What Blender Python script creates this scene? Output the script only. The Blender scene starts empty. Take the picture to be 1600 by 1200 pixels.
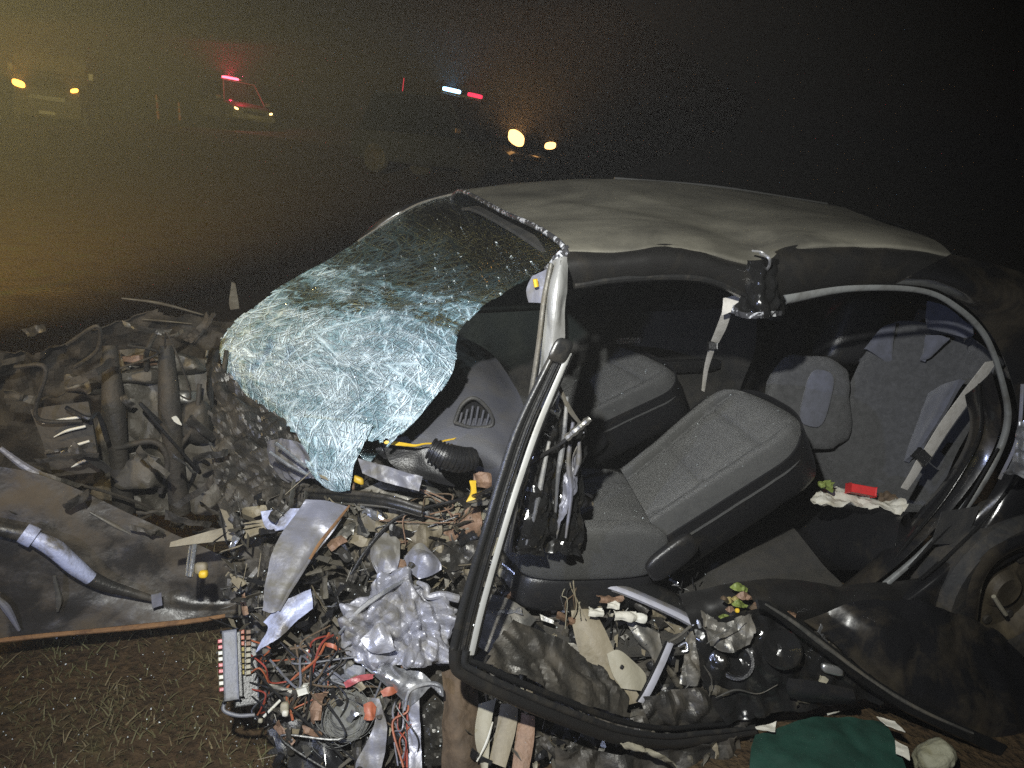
import bpy, bmesh, math, random
import numpy as np
from mathutils import Vector, Matrix

random.seed(7); RNG = np.random.default_rng(7)
R = math.radians
SC = bpy.context.scene
COL = SC.collection

# ------------------------------------------------------------------ camera
P = np.array([-0.472, 2.376, 1.692]); YAW, PIT, ROL = R(-107.13), R(-19.34), R(3.31); F = 1250.0
_f = np.array([math.cos(YAW)*math.cos(PIT), math.sin(YAW)*math.cos(PIT), math.sin(PIT)])
_r = np.cross(_f, [0, 0, 1]); _r /= np.linalg.norm(_r); _u = np.cross(_r, _f)
CR = _r*math.cos(ROL)+_u*math.sin(ROL); CU = _u*math.cos(ROL)-_r*math.sin(ROL); CF = _f
cam = bpy.data.cameras.new('camera'); cam.sensor_width = 36; cam.lens = 36*F/1600; cam.clip_end = 3000; cam.clip_start = .05
co = bpy.data.objects.new('camera', cam); COL.objects.link(co); SC.camera = co
co.matrix_world = Matrix(((CR[0], CU[0], -CF[0], P[0]), (CR[1], CU[1], -CF[1], P[1]), (CR[2], CU[2], -CF[2], P[2]), (0, 0, 0, 1)))

# ------------------------------------------------------------------ night sky
W = bpy.data.worlds.new('World'); SC.world = W; W.use_nodes = True
nt = W.node_tree; nt.nodes.clear()
sk = nt.nodes.new('ShaderNodeTexSky'); sk.sky_type = 'NISHITA'; sk.sun_disc = False
sk.sun_elevation = R(3); sk.sun_rotation = R(20)
bg = nt.nodes.new('ShaderNodeBackground'); bg.inputs[1].default_value = 0.00016
ow = nt.nodes.new('ShaderNodeOutputWorld')
nt.links.new(sk.outputs[0], bg.inputs[0]); nt.links.new(bg.outputs[0], ow.inputs[0])

def lamp(name, kind, loc, power, color, radius=.02, target=None, spot=None, blend=1.0):
    l = bpy.data.lights.new(name, kind); l.energy = power; l.color = color; l.shadow_soft_size = radius
    o = bpy.data.objects.new(name, l); COL.objects.link(o); o.location = loc
    if kind == 'SPOT': l.spot_size = R(spot); l.spot_blend = blend
    if target is not None:
        o.rotation_euler = (Vector(target)-Vector(loc)).to_track_quat('-Z', 'Y').to_euler()
    return o
# the photographer's torch, held above the camera
lamp('torch', 'SPOT', P+CU*.45-CR*.2, 395, (.985, .99, .94), .022, (-1.15, .2, .5), 96, 1.0)
# a second, bluish torch held by somebody to the left of the camera
lamp('blue_torch', 'SPOT', (1.1, 2.3, 1.55), 105, (.55, .64, 1), .03, (-.9, .3, .6), 90, 1.0)
# unseen amber lamp left of the frame, aimed to lay its veil in the haze
AMB = np.array([2.1, .5, 2.0])
lamp('amber_lamp', 'SPOT', AMB, 21000, (1, .79, .27), .12, AMB+np.array([.24, -1, .24]), 92, 1.0)
lamp('amber_fill', 'SPOT', (.80, .62, 1.80), 70, (1, .74, .32), .06, (.95, -.4, 1.75), 170, .6)  # separate unseen lamp, added to warm the engine bay

SC.view_settings.view_transform = 'Standard'; SC.view_settings.look = 'None'
SC.view_settings.exposure = 0; SC.view_settings.gamma = 1
SC.render.engine = 'CYCLES'
cy = SC.cycles
cy.volume_bounces = 0; cy.max_bounces = 6; cy.diffuse_bounces = 2; cy.glossy_bounces = 3; cy.transmission_bounces = 4
cy.transparent_max_bounces = 12; cy.use_denoising = False; cy.caustics_reflective = False; cy.caustics_refractive = False
cy.sample_clamp_indirect = 3
try: cy.denoiser = 'OPENIMAGEDENOISE'
except Exception: pass

# ------------------------------------------------------------------ points
def ray(u, v): return CF+CR*(u-800)/F+CU*(600-v)/F
def Y(u, v, y): d = ray(u, v); return P+d*((y-P[1])/d[1])
def Z(u, v, z): d = ray(u, v); return P+d*((z-P[2])/d[2])
def X(u, v, x): d = ray(u, v); return P+d*((x-P[0])/d[0])
def D(u, v, d): return P+ray(u, v)*d
HN = np.array([0, 1, .9])
def H(u, v, o=0.0): d = ray(u, v); return P+d*((.75+o-P@HN)/(d@HN))   # a point on the slope of the wreckage heap

# ------------------------------------------------------------------ noise
def _h(i):
    i = i.astype(np.int64); n = (i[..., 0]*374761393+i[..., 1]*668265263+i[..., 2]*2147483647+1274126177) & 0xffffffff
    n = ((n ^ (n >> 13))*1274126177) & 0xffffffff
    n = ((n ^ (n >> 15))*2246822519) & 0xffffffff
    return ((n ^ (n >> 16)) & 0xffffff)/float(0xffffff)*2-1
def vnoise(p):
    p = np.asarray(p, float); i = np.floor(p); f = p-i; f = f*f*(3-2*f); i = i.astype(np.int64); r = 0
    for a in (0, 1):
        for b in (0, 1):
            for c in (0, 1):
                w = (f[..., 0] if a else 1-f[..., 0])*(f[..., 1] if b else 1-f[..., 1])*(f[..., 2] if c else 1-f[..., 2])
                r = r+w*_h(i+np.array([a, b, c]))
    return r
def fbm(p, o=3):
    r = 0; a = 1; p = np.asarray(p, float)
    for k in range(o): r = r+a*vnoise(p*2**k+17.3*k); a *= .5
    return r
_fd = np.random.default_rng(21).normal(size=(12, 3)); _fd /= np.linalg.norm(_fd, axis=1, keepdims=True)
def crumple(p, o=3):                       # folded sheet: flat facets meeting in sharp creases
    p = np.asarray(p, float); p = p+.35*np.stack([vnoise(p*.7), vnoise(p*.7+9), vnoise(p*.7+23)], -1); r = 0
    for k in range(2*o+1):
        q = (p@_fd[k])*(.42+.26*k)+.37*k+.3*vnoise(p*.6+k*7.7); r = r+(np.abs(q-np.floor(q)-.5)*4-1)/(1+.42*k)
    return r*.62

# ------------------------------------------------------------------ materials
MATS = {}
def nmat(name): m = bpy.data.materials.new(name); m.use_nodes = True; MATS[name] = m; return m, m.node_tree, m.node_tree.nodes['Principled BSDF']
def mat(name, base, rough=.5, metal=0.0, alt=None, scale=8.0, mix=(.45, .65), bump=.0, bscale=60.0, coat=0.0, stretch=None, ralt=None, spec=.5, sheen=0):
    m, t, b = nmat(name); N = t.nodes; L = t.links
    b.inputs['Roughness'].default_value = rough; b.inputs['Metallic'].default_value = metal
    b.inputs['Base Color'].default_value = (*base, 1); b.inputs['Coat Weight'].default_value = coat; b.inputs['Coat Roughness'].default_value = .12
    b.inputs['Specular IOR Level'].default_value = spec
    if sheen: b.inputs['Sheen Weight'].default_value = sheen
    tc = N.new('ShaderNodeTexCoord'); src = tc.outputs['Object']
    if stretch:
        mp = N.new('ShaderNodeMapping'); mp.inputs['Scale'].default_value = stretch; L.new(src, mp.inputs[0]); src = mp.outputs[0]
    if alt is not None:
        n = N.new('ShaderNodeTexNoise'); n.inputs['Scale'].default_value = scale; n.inputs['Detail'].default_value = 7; n.inputs['Roughness'].default_value = .66; n.inputs['Distortion'].default_value = .4
        L.new(src, n.inputs['Vector'])
        r = N.new('ShaderNodeValToRGB'); r.color_ramp.elements[0].position = mix[0]; r.color_ramp.elements[1].position = mix[1]
        r.color_ramp.elements[0].color = (*base, 1); r.color_ramp.elements[1].color = (*alt, 1)
        L.new(n.outputs[0], r.inputs[0]); L.new(r.outputs[0], b.inputs['Base Color'])
        if ralt is not None:
            q = N.new('ShaderNodeMapRange'); q.inputs[1].default_value = mix[0]; q.inputs[2].default_value = mix[1]; q.inputs[3].default_value = rough; q.inputs[4].default_value = ralt
            L.new(n.outputs[0], q.inputs[0]); L.new(q.outputs[0], b.inputs['Roughness'])
            if metal > .01:
                q2 = N.new('ShaderNodeMapRange'); q2.inputs[1].default_value = mix[0]; q2.inputs[2].default_value = mix[1]; q2.inputs[3].default_value = metal; q2.inputs[4].default_value = 0
                L.new(n.outputs[0], q2.inputs[0]); L.new(q2.outputs[0], b.inputs['Metallic'])
    if bump:
        n2 = N.new('ShaderNodeTexNoise'); n2.inputs['Scale'].default_value = bscale; n2.inputs['Detail'].default_value = 5; L.new(src, n2.inputs['Vector'])
        bp = N.new('ShaderNodeBump'); bp.inputs['Strength'].default_value = bump; bp.inputs['Distance'].default_value = .01
        L.new(n2.outputs[0], bp.inputs['Height']); L.new(bp.outputs[0], b.inputs['Normal'])
    return m
def emit(name, color, strength):
    m, t, b = nmat(name); b.inputs['Base Color'].default_value = (*color, 1); b.inputs['Emission Color'].default_value = (*color, 1); b.inputs['Emission Strength'].default_value = strength
    m.cycles.emission_sampling = 'NONE'; return m

DUST = (.075, .06, .038)
mat('black_paint', (.010, .010, .011), .2, 0, DUST, 5, (.5, .85), .08, 30, .6, ralt=.6)
mat('rail_black', (.012, .0115, .011), .38, 0, (.028, .024, .018), 9, (.5, .8), .05, 60)
mat('roof_dust', (.06, .057, .048), .42, 0, (.19, .178, .138), 3.4, (.28, .70), .25, 420, .0, (.8, 1.15, 1), ralt=.8)
mat('black_plastic', (.012, .012, .013), .38, 0, (.03, .026, .02), 12, (.55, .8), .15, 200)
mat('gloss_black', (.010, .010, .010), .16, 0, (.03, .026, .02), 12, (.55, .8), .05, 60)
mat('rubber', (.014, .014, .014), .34, 0, (.05, .044, .034), 14, (.5, .8), .1, 80)
mat('seat_fabric', (.028, .0285, .027), .95, 0, (.050, .050, .046), 34, (.35, .7), .9, 520, sheen=.2)
mat('seat_bolster', (.028, .0285, .027), .95, 0, (.050, .050, .046), 26, (.35, .7), .9, 520, sheen=.2)
mat('rear_fabric', (.050, .051, .054), .95, 0, (.082, .083, .088), 48, (.40, .66), .9, 300, sheen=.2)
mat('pale_blue', (.10, .105, .135), .9, 0, (.072, .075, .09), 34, (.4, .7), .4, 400, sheen=.2)
mat('carpet', (.04, .038, .034), .98, 0, (.06, .054, .044), 25, (.4, .7), .7, 300)
mat('trim_grey', (.036, .036, .036), .6, 0, (.085, .078, .066), 8, (.45, .75), .25, 260)
mat('dash_grey', (.062, .064, .078), .6, 0, (.09, .085, .08), 7, (.45, .75), .3, 320)
mat('silver', (.52, .53, .56), .3, .85, (.20, .185, .15), 7, (.5, .72), .3, 38, ralt=.65)
mat('foil', (.34, .345, .40), .36, .4, (.14, .13, .11), 13, (.42, .66), .5, 40, ralt=.6)
mat('lavender', (.20, .204, .25), .36, .25, (.10, .092, .075), 7, (.4, .62), .2, 60, ralt=.6)
mat('blue_highlight', (.36, .39, .54), .45, .1, (.12, .11, .10), 14, (.46, .66), .35, 60)  # pale blue with the bluish highlights put into the colour
mat('grey_metal', (.17, .165, .15), .4, .7, (.10, .085, .06), 8, (.42, .66), .3, 50, ralt=.75)
mat('dark_metal', (.042, .040, .036), .36, .5, (.056, .047, .034), 8, (.42, .66), .35, 50, ralt=.8)
mat('dirt_metal', (.085, .076, .056), .55, .3, (.045, .037, .025), 9, (.4, .65), .45, 50, ralt=.9)
mat('engine_metal', (.06, .054, .042), .5, .3, (.07, .06, .045), 7, (.4, .65), .35, 60, ralt=.8)
mat('rust', (.20, .105, .042), .8, 0, (.10, .05, .022), 25, (.4, .65), .4, 90)
mat('tan', (.20, .17, .115), .6, 0, (.085, .07, .045), 7, (.45, .7), .25, 60)
mat('beige', (.25, .23, .17), .6, 0, (.22, .19, .13), 9, (.5, .75), .2, 60)
mat('brown', (.105, .07, .04), .8, 0, (.05, .034, .02), 10, (.4, .65), .5, 60)
mat('copper', (.20, .12, .075), .6, .1, (.10, .065, .042), 14, (.45, .7), .4, 80)
mat('aluminium', (.62, .62, .60), .32, .9, (.40, .38, .34), 12, (.55, .8), .05, 90, stretch=(1, 1, .2))
mat('bright_strip', (.36, .36, .34), .45, .2, (.26, .25, .22), 10, (.5, .8), .05, 90)
mat('belt', (.46, .44, .40), .8, 0, (.34, .32, .28), 40, (.45, .7), .2, 300)
mat('seal_grey', (.17, .175, .17), .5, 0, (.10, .098, .09), 14, (.45, .7), .15, 80)
mat('chipped_edge', (.055, .055, .06), .3, .2, (.66, .67, .70), 42, (.54, .6), .35, 70)
mat('white_plastic', (.50, .49, .43), .5, 0, (.46, .43, .34), 18, (.5, .75), .1, 80)
mat('paper', (.50, .48, .41), .8, 0, (.42, .38, .29), 20, (.5, .75), .2, 80)
mat('yellow', (.62, .40, .025), .5, 0, (.40, .25, .03), 22, (.5, .75), .1, 80)
mat('red', (.50, .03, .03), .4, 0, (.32, .03, .03), 22, (.5, .75), .1, 80)
mat('orange', (.30, .085, .04), .5, 0, (.16, .05, .03), 22, (.5, .75), .1, 80)
mat('pink', (.42, .10, .11), .4, 0, (.22, .05, .055), 22, (.45, .7), .3, 60)
mat('green_plastic', (.010, .040, .028), .5, 0, (.007, .024, .017), 10, (.45, .7), .1, 80)
mat('leaf_green', (.16, .20, .045), .6, 0, (.09, .12, .03), 22, (.45, .7), .1, 80)
mat('leaf_dry', (.27, .22, .07), .7, 0, (.14, .10, .035), 22, (.45, .7), .2, 80)
mat('stone', (.24, .235, .165), .9, 0, (.15, .14, .085), 16, (.4, .65), .8, 60)
mat('fuse_grey', (.115, .12, .145), .5, 0, (.08, .078, .075), 16, (.45, .7), .2, 120)
mat('fibre', (.14, .14, .13), .9, 0, (.09, .088, .08), 20, (.45, .7), .6, 160)
mat('tyre', (.016, .016, .016), .75, 0, (.05, .042, .03), 12, (.45, .7), .3, 60)
mat('rim_dusty', (.05, .04, .026), .6, .3, (.09, .07, .04), 12, (.45, .7), .2, 60, ralt=.8)
mat('car_white', (.10, .10, .10), .5, 0, None)
mat('car_dark', (.02, .022, .026), .3, 0, None, coat=.5)
mat('car_grey', (.10, .105, .11), .35, .4, None, coat=.5)
mat('car_glass', (.01, .012, .014), .08, 0, None)
mat('dark_glass', (.006, .007, .008), .08, 0, None)
mat('plate_white', (.16, .16, .15), .6)
mat('asphalt', (.045, .044, .042), .85, 0, (.062, .06, .056), 60, (.4, .65), .6, 240)
mat('road_paint', (.62, .60, .52), .7, 0, (.3, .29, .26), 12, (.5, .7))
mat('pillar_paint', (.34, .34, .33), .42, .3, (.16, .15, .13), 8, (.5, .72), .15, 60, ralt=.6)
mat('bright_trim', (.50, .50, .56), .28, .35, (.3, .29, .28), 9, (.5, .75), .1, 50)
mat('dark_matte', (.017, .0145, .011), .75, 0, (.034, .027, .018), 9, (.4, .65), .5, 60)  # near-black matte mix shared by the gap tubes and dark parts
mat('wing_paint', (.022, .020, .018), .34, 0, (.060, .045, .027), 5, (.42, .62), .25, 40, ralt=.8)
mat('wire_red', (.26, .045, .03), .5, 0, (.14, .03, .02), 22, (.45, .7)); mat('wire_orange', (.30, .085, .035), .5, 0, (.15, .05, .025), 22, (.45, .7))
emit('head_warm', (1, .60, .22), 60); emit('head_core', (1, .5, .16), 4)
emit('amber_lamp_lens', (1, .36, .05), 6); emit('red_lens', (1, .06, .10), 9); emit('blue_lens', (.3, .62, 1), 6); emit('red_lens_dim', (1, .03, .09), 1.6); emit('red_streak', (1, .04, .10), .55)
emit('head_small', (1, .55, .2), 5)

# ground: dry earth with patches of short grass
m, t, b = nmat('earth'); N = t.nodes; L = t.links
tc = N.new('ShaderNodeTexCoord')
n1 = N.new('ShaderNodeTexNoise'); n1.inputs['Scale'].default_value = 3.2; n1.inputs['Detail'].default_value = 9; n1.inputs['Roughness'].default_value = .7; L.new(tc.outputs['Object'], n1.inputs[0])
n2 = N.new('ShaderNodeTexNoise'); n2.inputs['Scale'].default_value = 45; n2.inputs['Detail'].default_value = 6; L.new(tc.outputs['Object'], n2.inputs[0])
r1 = N.new('ShaderNodeValToRGB'); e = r1.color_ramp.elements; e[0].position = .34; e[0].color = (.042, .026, .014, 1); e[1].position = .7; e[1].color = (.050, .048, .018, 1)
k = e.new(.52); k.color = (.060, .040, .020, 1)
mx = N.new('ShaderNodeMix'); mx.data_type = 'RGBA'; mx.blend_type = 'MULTIPLY'; mx.inputs[0].default_value = .7
r2 = N.new('ShaderNodeValToRGB'); r2.color_ramp.elements[0].position = .3; r2.color_ramp.elements[0].color = (.45, .45, .45, 1); r2.color_ramp.elements[1].position = .7; r2.color_ramp.elements[1].color = (1.4, 1.35, 1.3, 1)
L.new(n1.outputs[0], r1.inputs[0]); L.new(n2.outputs[0], r2.inputs[0]); L.new(r1.outputs[0], mx.inputs[6]); L.new(r2.outputs[0], mx.inputs[7]); L.new(mx.outputs[2], b.inputs['Base Color'])
b.inputs['Roughness'].default_value = .95; b.inputs['Specular IOR Level'].default_value = .2
bp = N.new('ShaderNodeBump'); bp.inputs['Strength'].default_value = .9; bp.inputs['Distance'].default_value = .03; L.new(n2.outputs[0], bp.inputs['Height']); L.new(bp.outputs[0], b.inputs['Normal'])

# shattered laminated glass: crazed white where it broke, dark and clear where it did not. UV: u far edge > near edge, v top > bottom
m, t, b = nmat('shattered_glass'); N = t.nodes; L = t.links
tc = N.new('ShaderNodeTexCoord')
def mp(scale, rot=0, off=(0, 0, 0)):
    q = N.new('ShaderNodeMapping'); q.inputs['Scale'].default_value = scale; q.inputs['Rotation'].default_value = (0, 0, rot); q.inputs['Location'].default_value = off
    return q
def math_(op, a, b_=None, clamp=False):
    q = N.new('ShaderNodeMath'); q.operation = op; q.use_clamp = clamp
    for i, v in enumerate((a, b_)):
        if v is None: continue
        if isinstance(v, (int, float)): q.inputs[i].default_value = v
        else: L.new(v, q.inputs[i])
    return q.outputs[0]
warp = N.new('ShaderNodeTexNoise'); warp.inputs['Scale'].default_value = 5; warp.inputs['Detail'].default_value = 3; L.new(tc.outputs['UV'], warp.inputs[0])
wa = N.new('ShaderNodeVectorMath'); wa.operation = 'MULTIPLY_ADD'; wa.inputs[1].default_value = (.035, .035, 0); L.new(warp.outputs['Color'], wa.inputs[0]); L.new(tc.outputs['UV'], wa.inputs[2])
def crack(scale, rot, width, off=(0, 0, 0)):
    q = mp(scale, rot, off); L.new(wa.outputs[0], q.inputs[0])
    v = N.new('ShaderNodeTexVoronoi'); v.feature = 'DISTANCE_TO_EDGE'; v.inputs['Scale'].default_value = 1; L.new(q.outputs[0], v.inputs['Vector'])
    mr = N.new('ShaderNodeMapRange'); mr.inputs[1].default_value = 0; mr.inputs[2].default_value = width; mr.inputs[3].default_value = 1; mr.inputs[4].default_value = 0; L.new(v.outputs['Distance'], mr.inputs[0])
    return mr.outputs[0]
c1 = crack((7, 60, 1), R(8), .035); c2 = crack((34, 30, 1), R(-35), .07, (3, 1, 0)); c3 = crack((150, 120, 1), R(25), .16, (7, 2, 0)); c4 = crack((10, 95, 1), R(-20), .05, (1, 5, 0)); c5 = crack((70, 12, 1), R(24), .04, (2, 9, 0))
def web(cx, cy, na, nr, width):
    q = N.new('ShaderNodeVectorMath'); q.operation = 'SUBTRACT'; q.inputs[1].default_value = (cx, cy, 0); L.new(wa.outputs[0], q.inputs[0])
    sp = N.new('ShaderNodeSeparateXYZ'); L.new(q.outputs[0], sp.inputs[0]); ln = N.new('ShaderNodeVectorMath'); ln.operation = 'LENGTH'; L.new(q.outputs[0], ln.inputs[0])
    an = math_('ARCTAN2', sp.outputs[1], sp.outputs[0]); cb = N.new('ShaderNodeCombineXYZ'); L.new(math_('MULTIPLY', an, na/6.283), cb.inputs[0]); L.new(math_('MULTIPLY', math_('POWER', ln.outputs['Value'], .7), nr), cb.inputs[1])
    v = N.new('ShaderNodeTexVoronoi'); v.feature = 'DISTANCE_TO_EDGE'; v.inputs['Scale'].default_value = 1; L.new(cb.outputs[0], v.inputs['Vector'])
    mr = N.new('ShaderNodeMapRange'); mr.inputs[1].default_value = 0; mr.inputs[2].default_value = width; mr.inputs[3].default_value = 1; mr.inputs[4].default_value = 0; L.new(v.outputs['Distance'], mr.inputs[0]); return mr.outputs[0]
w1 = web(1.06, .26, 170, 6, .085); w2 = web(.52, .72, 66, 20, .085); w3 = web(.15, .50, 110, 9, .08)
strand = math_('MAXIMUM', math_('MAXIMUM', c1, w1), math_('MAXIMUM', w2, w3))
lines = math_('MAXIMUM', strand, math_('MULTIPLY', c3, .2))
sep = N.new('ShaderNodeSeparateXYZ'); L.new(tc.outputs['UV'], sep.inputs[0])
# how densely the pane is crazed, from top (0) to bottom (1)
rampv = N.new('ShaderNodeValToRGB'); rampv.color_ramp.interpolation = 'LINEAR'; el = rampv.color_ramp.elements
el[0].position = .0; el[0].color = (0, 0, 0, 1); el[1].position = 1; el[1].color = (.66, .66, .66, 1)
for pos, val in ((.15, .0), (.22, .20), (.33, .36), (.42, .52), (.47, .40), (.54, .72), (.7, .84), (.9, .76)):
    k = el.new(pos); k.color = (val, val, val, 1)
big = N.new('ShaderNodeTexNoise'); big.inputs['Scale'].default_value = 3.4; big.inputs['Detail'].default_value = 8; big.inputs['Roughness'].default_value = .7; L.new(tc.outputs['UV'], big.inputs[0])
vv = math_('ADD', sep.outputs[1], math_('MULTIPLY', math_('SUBTRACT', big.outputs[0], .5), .26)); L.new(vv, rampv.inputs[0])
dens = rampv.outputs[0]
qs = mp((9, 30, 1), R(9)); L.new(wa.outputs[0], qs.inputs[0])
fine = N.new('ShaderNodeTexNoise'); fine.inputs['Scale'].default_value = 1; fine.inputs['Detail'].default_value = 9; fine.inputs['Roughness'].default_value = .78; fine.inputs['Distortion'].default_value = .6; L.new(qs.outputs[0], fine.inputs[0])
lowf = N.new('ShaderNodeTexNoise'); lowf.inputs['Scale'].default_value = 6.5; lowf.inputs['Detail'].default_value = 5; lowf.inputs['Roughness'].default_value = .6; L.new(qs.outputs[0], lowf.inputs[0]); lowf.inputs['Scale'].default_value = .55
pw = N.new('ShaderNodeMapRange'); pw.inputs[1].default_value = .51; pw.inputs[2].default_value = .60
L.new(math_('ADD', fine.outputs[0], math_('ADD', math_('MULTIPLY', math_('SUBTRACT', dens, .40), .58), math_('MULTIPLY', math_('SUBTRACT', lowf.outputs[0], .5), .35))), pw.inputs[0])
powder = math_('MULTIPLY', pw.outputs[0], math_('MINIMUM', math_('MULTIPLY', dens, 2.2), 1))
fac = math_('ADD', math_('MULTIPLY', powder, .9), math_('MULTIPLY', math_('MULTIPLY', lines, math_('MINIMUM', math_('MULTIPLY', dens, 1.8), .85)), math_('ADD', math_('MULTIPLY', pw.outputs[0], .5), .45)), True)
crk = N.new('ShaderNodeBsdfPrincipled')
gn = N.new('ShaderNodeTexNoise'); gn.inputs['Scale'].default_value = 26; gn.inputs['Detail'].default_value = 9; gn.inputs['Roughness'].default_value = .8; L.new(wa.outputs[0], gn.inputs[0])
tone0 = math_('ADD', math_('ADD', math_('MULTIPLY', math_('SUBTRACT', gn.outputs[0], .5), 1.1), math_('MULTIPLY', lines, .27)), math_('SUBTRACT', math_('MULTIPLY', dens, 1.0), .17), True)
tone = math_('ADD', tone0, math_('MULTIPLY', math_('SUBTRACT', lowf.outputs[0], .5), 1.5), True)
cr = N.new('ShaderNodeValToRGB'); e_ = cr.color_ramp.elements; e_[0].color = (.035, .105, .10, 1); e_[0].position = .0; e_[1].color = (.76, .91, .98, 1); e_[1].position = 1
k = e_.new(.5); k.color = (.25, .40, .46, 1)
L.new(tone, cr.inputs[0]); L.new(cr.outputs[0], crk.inputs['Base Color']); crk.inputs['Roughness'].default_value = .3
tr = N.new('ShaderNodeBsdfTransparent'); tr.inputs[0].default_value = (.30, .37, .37, 1)
gl = N.new('ShaderNodeBsdfGlossy'); gl.inputs['Roughness'].default_value = .16; gl.inputs[0].default_value = (.8, .9, .95, 1)
fr = N.new('ShaderNodeFresnel'); fr.inputs[0].default_value = 1.45
bpn = N.new('ShaderNodeBump'); bpn.inputs['Strength'].default_value = 1; bpn.inputs['Distance'].default_value = .006; L.new(math_('ADD', lines, gn.outputs[0]), bpn.inputs['Height']); bpg = N.new('ShaderNodeBump'); bpg.inputs['Strength'].default_value = .5; bpg.inputs['Distance'].default_value = .003; L.new(lines, bpg.inputs['Height']); L.new(bpg.outputs[0], gl.inputs['Normal']); L.new(bpn.outputs[0], crk.inputs['Normal'])
s1 = N.new('ShaderNodeMixShader'); L.new(fr.outputs[0], s1.inputs[0]); L.new(tr.outputs[0], s1.inputs[1]); L.new(gl.outputs[0], s1.inputs[2])
s2 = N.new('ShaderNodeMixShader'); L.new(fac, s2.inputs[0]); L.new(s1.outputs[0], s2.inputs[1]); L.new(crk.outputs[0], s2.inputs[2])
L.new(s2.outputs[0], t.nodes['Material Output'].inputs[0])

# ------------------------------------------------------------------ mesh helpers
def link(name, verts, faces, material, parent=None, smooth=True, uv=None, base=False, sharp=38):
    verts = np.asarray(verts, float)
    me = bpy.data.meshes.new(name)
    org = np.zeros(3)
    if parent is None and base:
        org = np.array([(verts[:, 0].min()+verts[:, 0].max())/2, (verts[:, 1].min()+verts[:, 1].max())/2, verts[:, 2].min()])
    me.from_pydata((verts-org).tolist(), [], faces)
    if uv is not None:
        ul = me.uv_layers.new(name='UVMap'); li = np.zeros(len(me.loops), dtype=np.int32); me.loops.foreach_get('vertex_index', li)
        ul.data.foreach_set('uv', np.asarray(uv, np.float32)[li].ravel())
    if smooth:
        me.polygons.foreach_set('use_smooth', [True]*len(me.polygons))
        if sharp: me.set_sharp_from_angle(angle=R(sharp))
    me.materials.append(MATS[material]); me.update()
    o = bpy.data.objects.new(name, me); COL.objects.link(o); o.location = org
    if parent is not None:
        o.parent = parent; o.matrix_parent_inverse = world(parent).inverted()
    return o
def world(o):
    m = o.matrix_basis.copy()
    return m if o.parent is None else world(o.parent) @ o.matrix_parent_inverse @ m
def empty(name, loc, rotz=0):
    o = bpy.data.objects.new(name, None); COL.objects.link(o); o.location = loc; o.rotation_euler = (0, 0, rotz); o.empty_display_size = .1; return o
def tag(o, label=None, cat=None, group=None, kind=None):
    if label: o['label'] = label
    if cat: o['category'] = cat
    if group: o['group'] = group
    if kind: o['kind'] = kind
    return o
def cr_interp(A, n):                         # Catmull-Rom along axis 0, n samples
    A = np.asarray(A, float); k = len(A)
    if k == 2:
        s = np.linspace(0, 1, n).reshape(-1, *([1]*(A.ndim-1))); return A[0]*(1-s)+A[1]*s
    Pd = np.concatenate([[2*A[0]-A[1]], A, [2*A[-1]-A[-2]]]); t = np.linspace(0, k-1, n); i = np.minimum(t.astype(int), k-2); f = (t-i).reshape(-1, *([1]*(A.ndim-1)))
    a, b, c, d = Pd[i], Pd[i+1], Pd[i+2], Pd[i+3]
    return .5*(2*b+(c-a)*f+(2*a-5*b+4*c-d)*f*f+(3*b-3*c+d-a)*f**3)
def resample(pts, n): return cr_interp(np.array(pts, float), n)
def loft(rows, n, m):                        # rows of 3-D points > m x n grid
    G = np.stack([resample(r, n) for r in rows]); return cr_interp(G, m)
def gnormals(G):
    du = np.gradient(G, axis=1); dv = np.gradient(G, axis=0); N_ = np.cross(du, dv); l = np.linalg.norm(N_, axis=-1, keepdims=True); l[l < 1e-9] = 1
    return N_/l
def grid(name, G, material, parent=None, thick=.0, uv=True, smooth=True, base=False, keep=None, sharp=38):
    G = np.asarray(G, float); m, n = G.shape[:2]; V = G.reshape(-1, 3); idx = np.arange(m*n).reshape(m, n)
    a, b, c, d = idx[:-1, :-1].ravel(), idx[:-1, 1:].ravel(), idx[1:, 1:].ravel(), idx[1:, :-1].ravel()
    q = np.stack([a, b, c, d], 1)
    if keep is not None: q = q[keep.ravel()]
    Fs = q.tolist(); UV = np.stack(np.meshgrid(np.linspace(0, 1, n), np.linspace(0, 1, m)), -1).reshape(-1, 2)
    if thick:
        N_ = gnormals(G).reshape(-1, 3); o = m*n
        V = np.concatenate([V, V-N_*thick]); UV = np.concatenate([UV, UV])
        Fs += (q[:, ::-1]+o).tolist()
        ec = {}
        for f in q.tolist():
            for i in range(4):
                e = (f[i], f[(i+1) % 4]); ec[(min(e), max(e))] = None if (min(e), max(e)) in ec else e
        Fs += [[e[1], e[0], e[0]+o, e[1]+o] for e in ec.values() if e]
    return link(name, V, Fs, material, parent, smooth, UV if uv else None, base, sharp)
def crumpled(name, rows, material, parent=None, amp=.02, freq=9, n=40, m=40, thick=.003, seed=0, ragged=0.0, kind='c', base=False, oct=3):
    G = loft(rows, n, m); N_ = gnormals(G)
    d = (crumple if kind == 'c' else fbm)(G*freq+seed*5.31, oct)
    G = G+N_*(amp*d)[..., None]
    keep = None
    if ragged:
        s = np.linspace(0, 1, n-1); t_ = np.linspace(0, 1, m-1); S, T = np.meshgrid(s, t_)
        e = np.minimum(np.minimum(S, 1-S), np.minimum(T, 1-T)); c = G[:-1, :-1]
        keep = e > ragged*(.5+.9*vnoise(c*28+seed*3.7))
    return grid(name, G, material, parent, thick, True, True, base, keep, 15 if kind == 'c' else 38)
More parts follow.
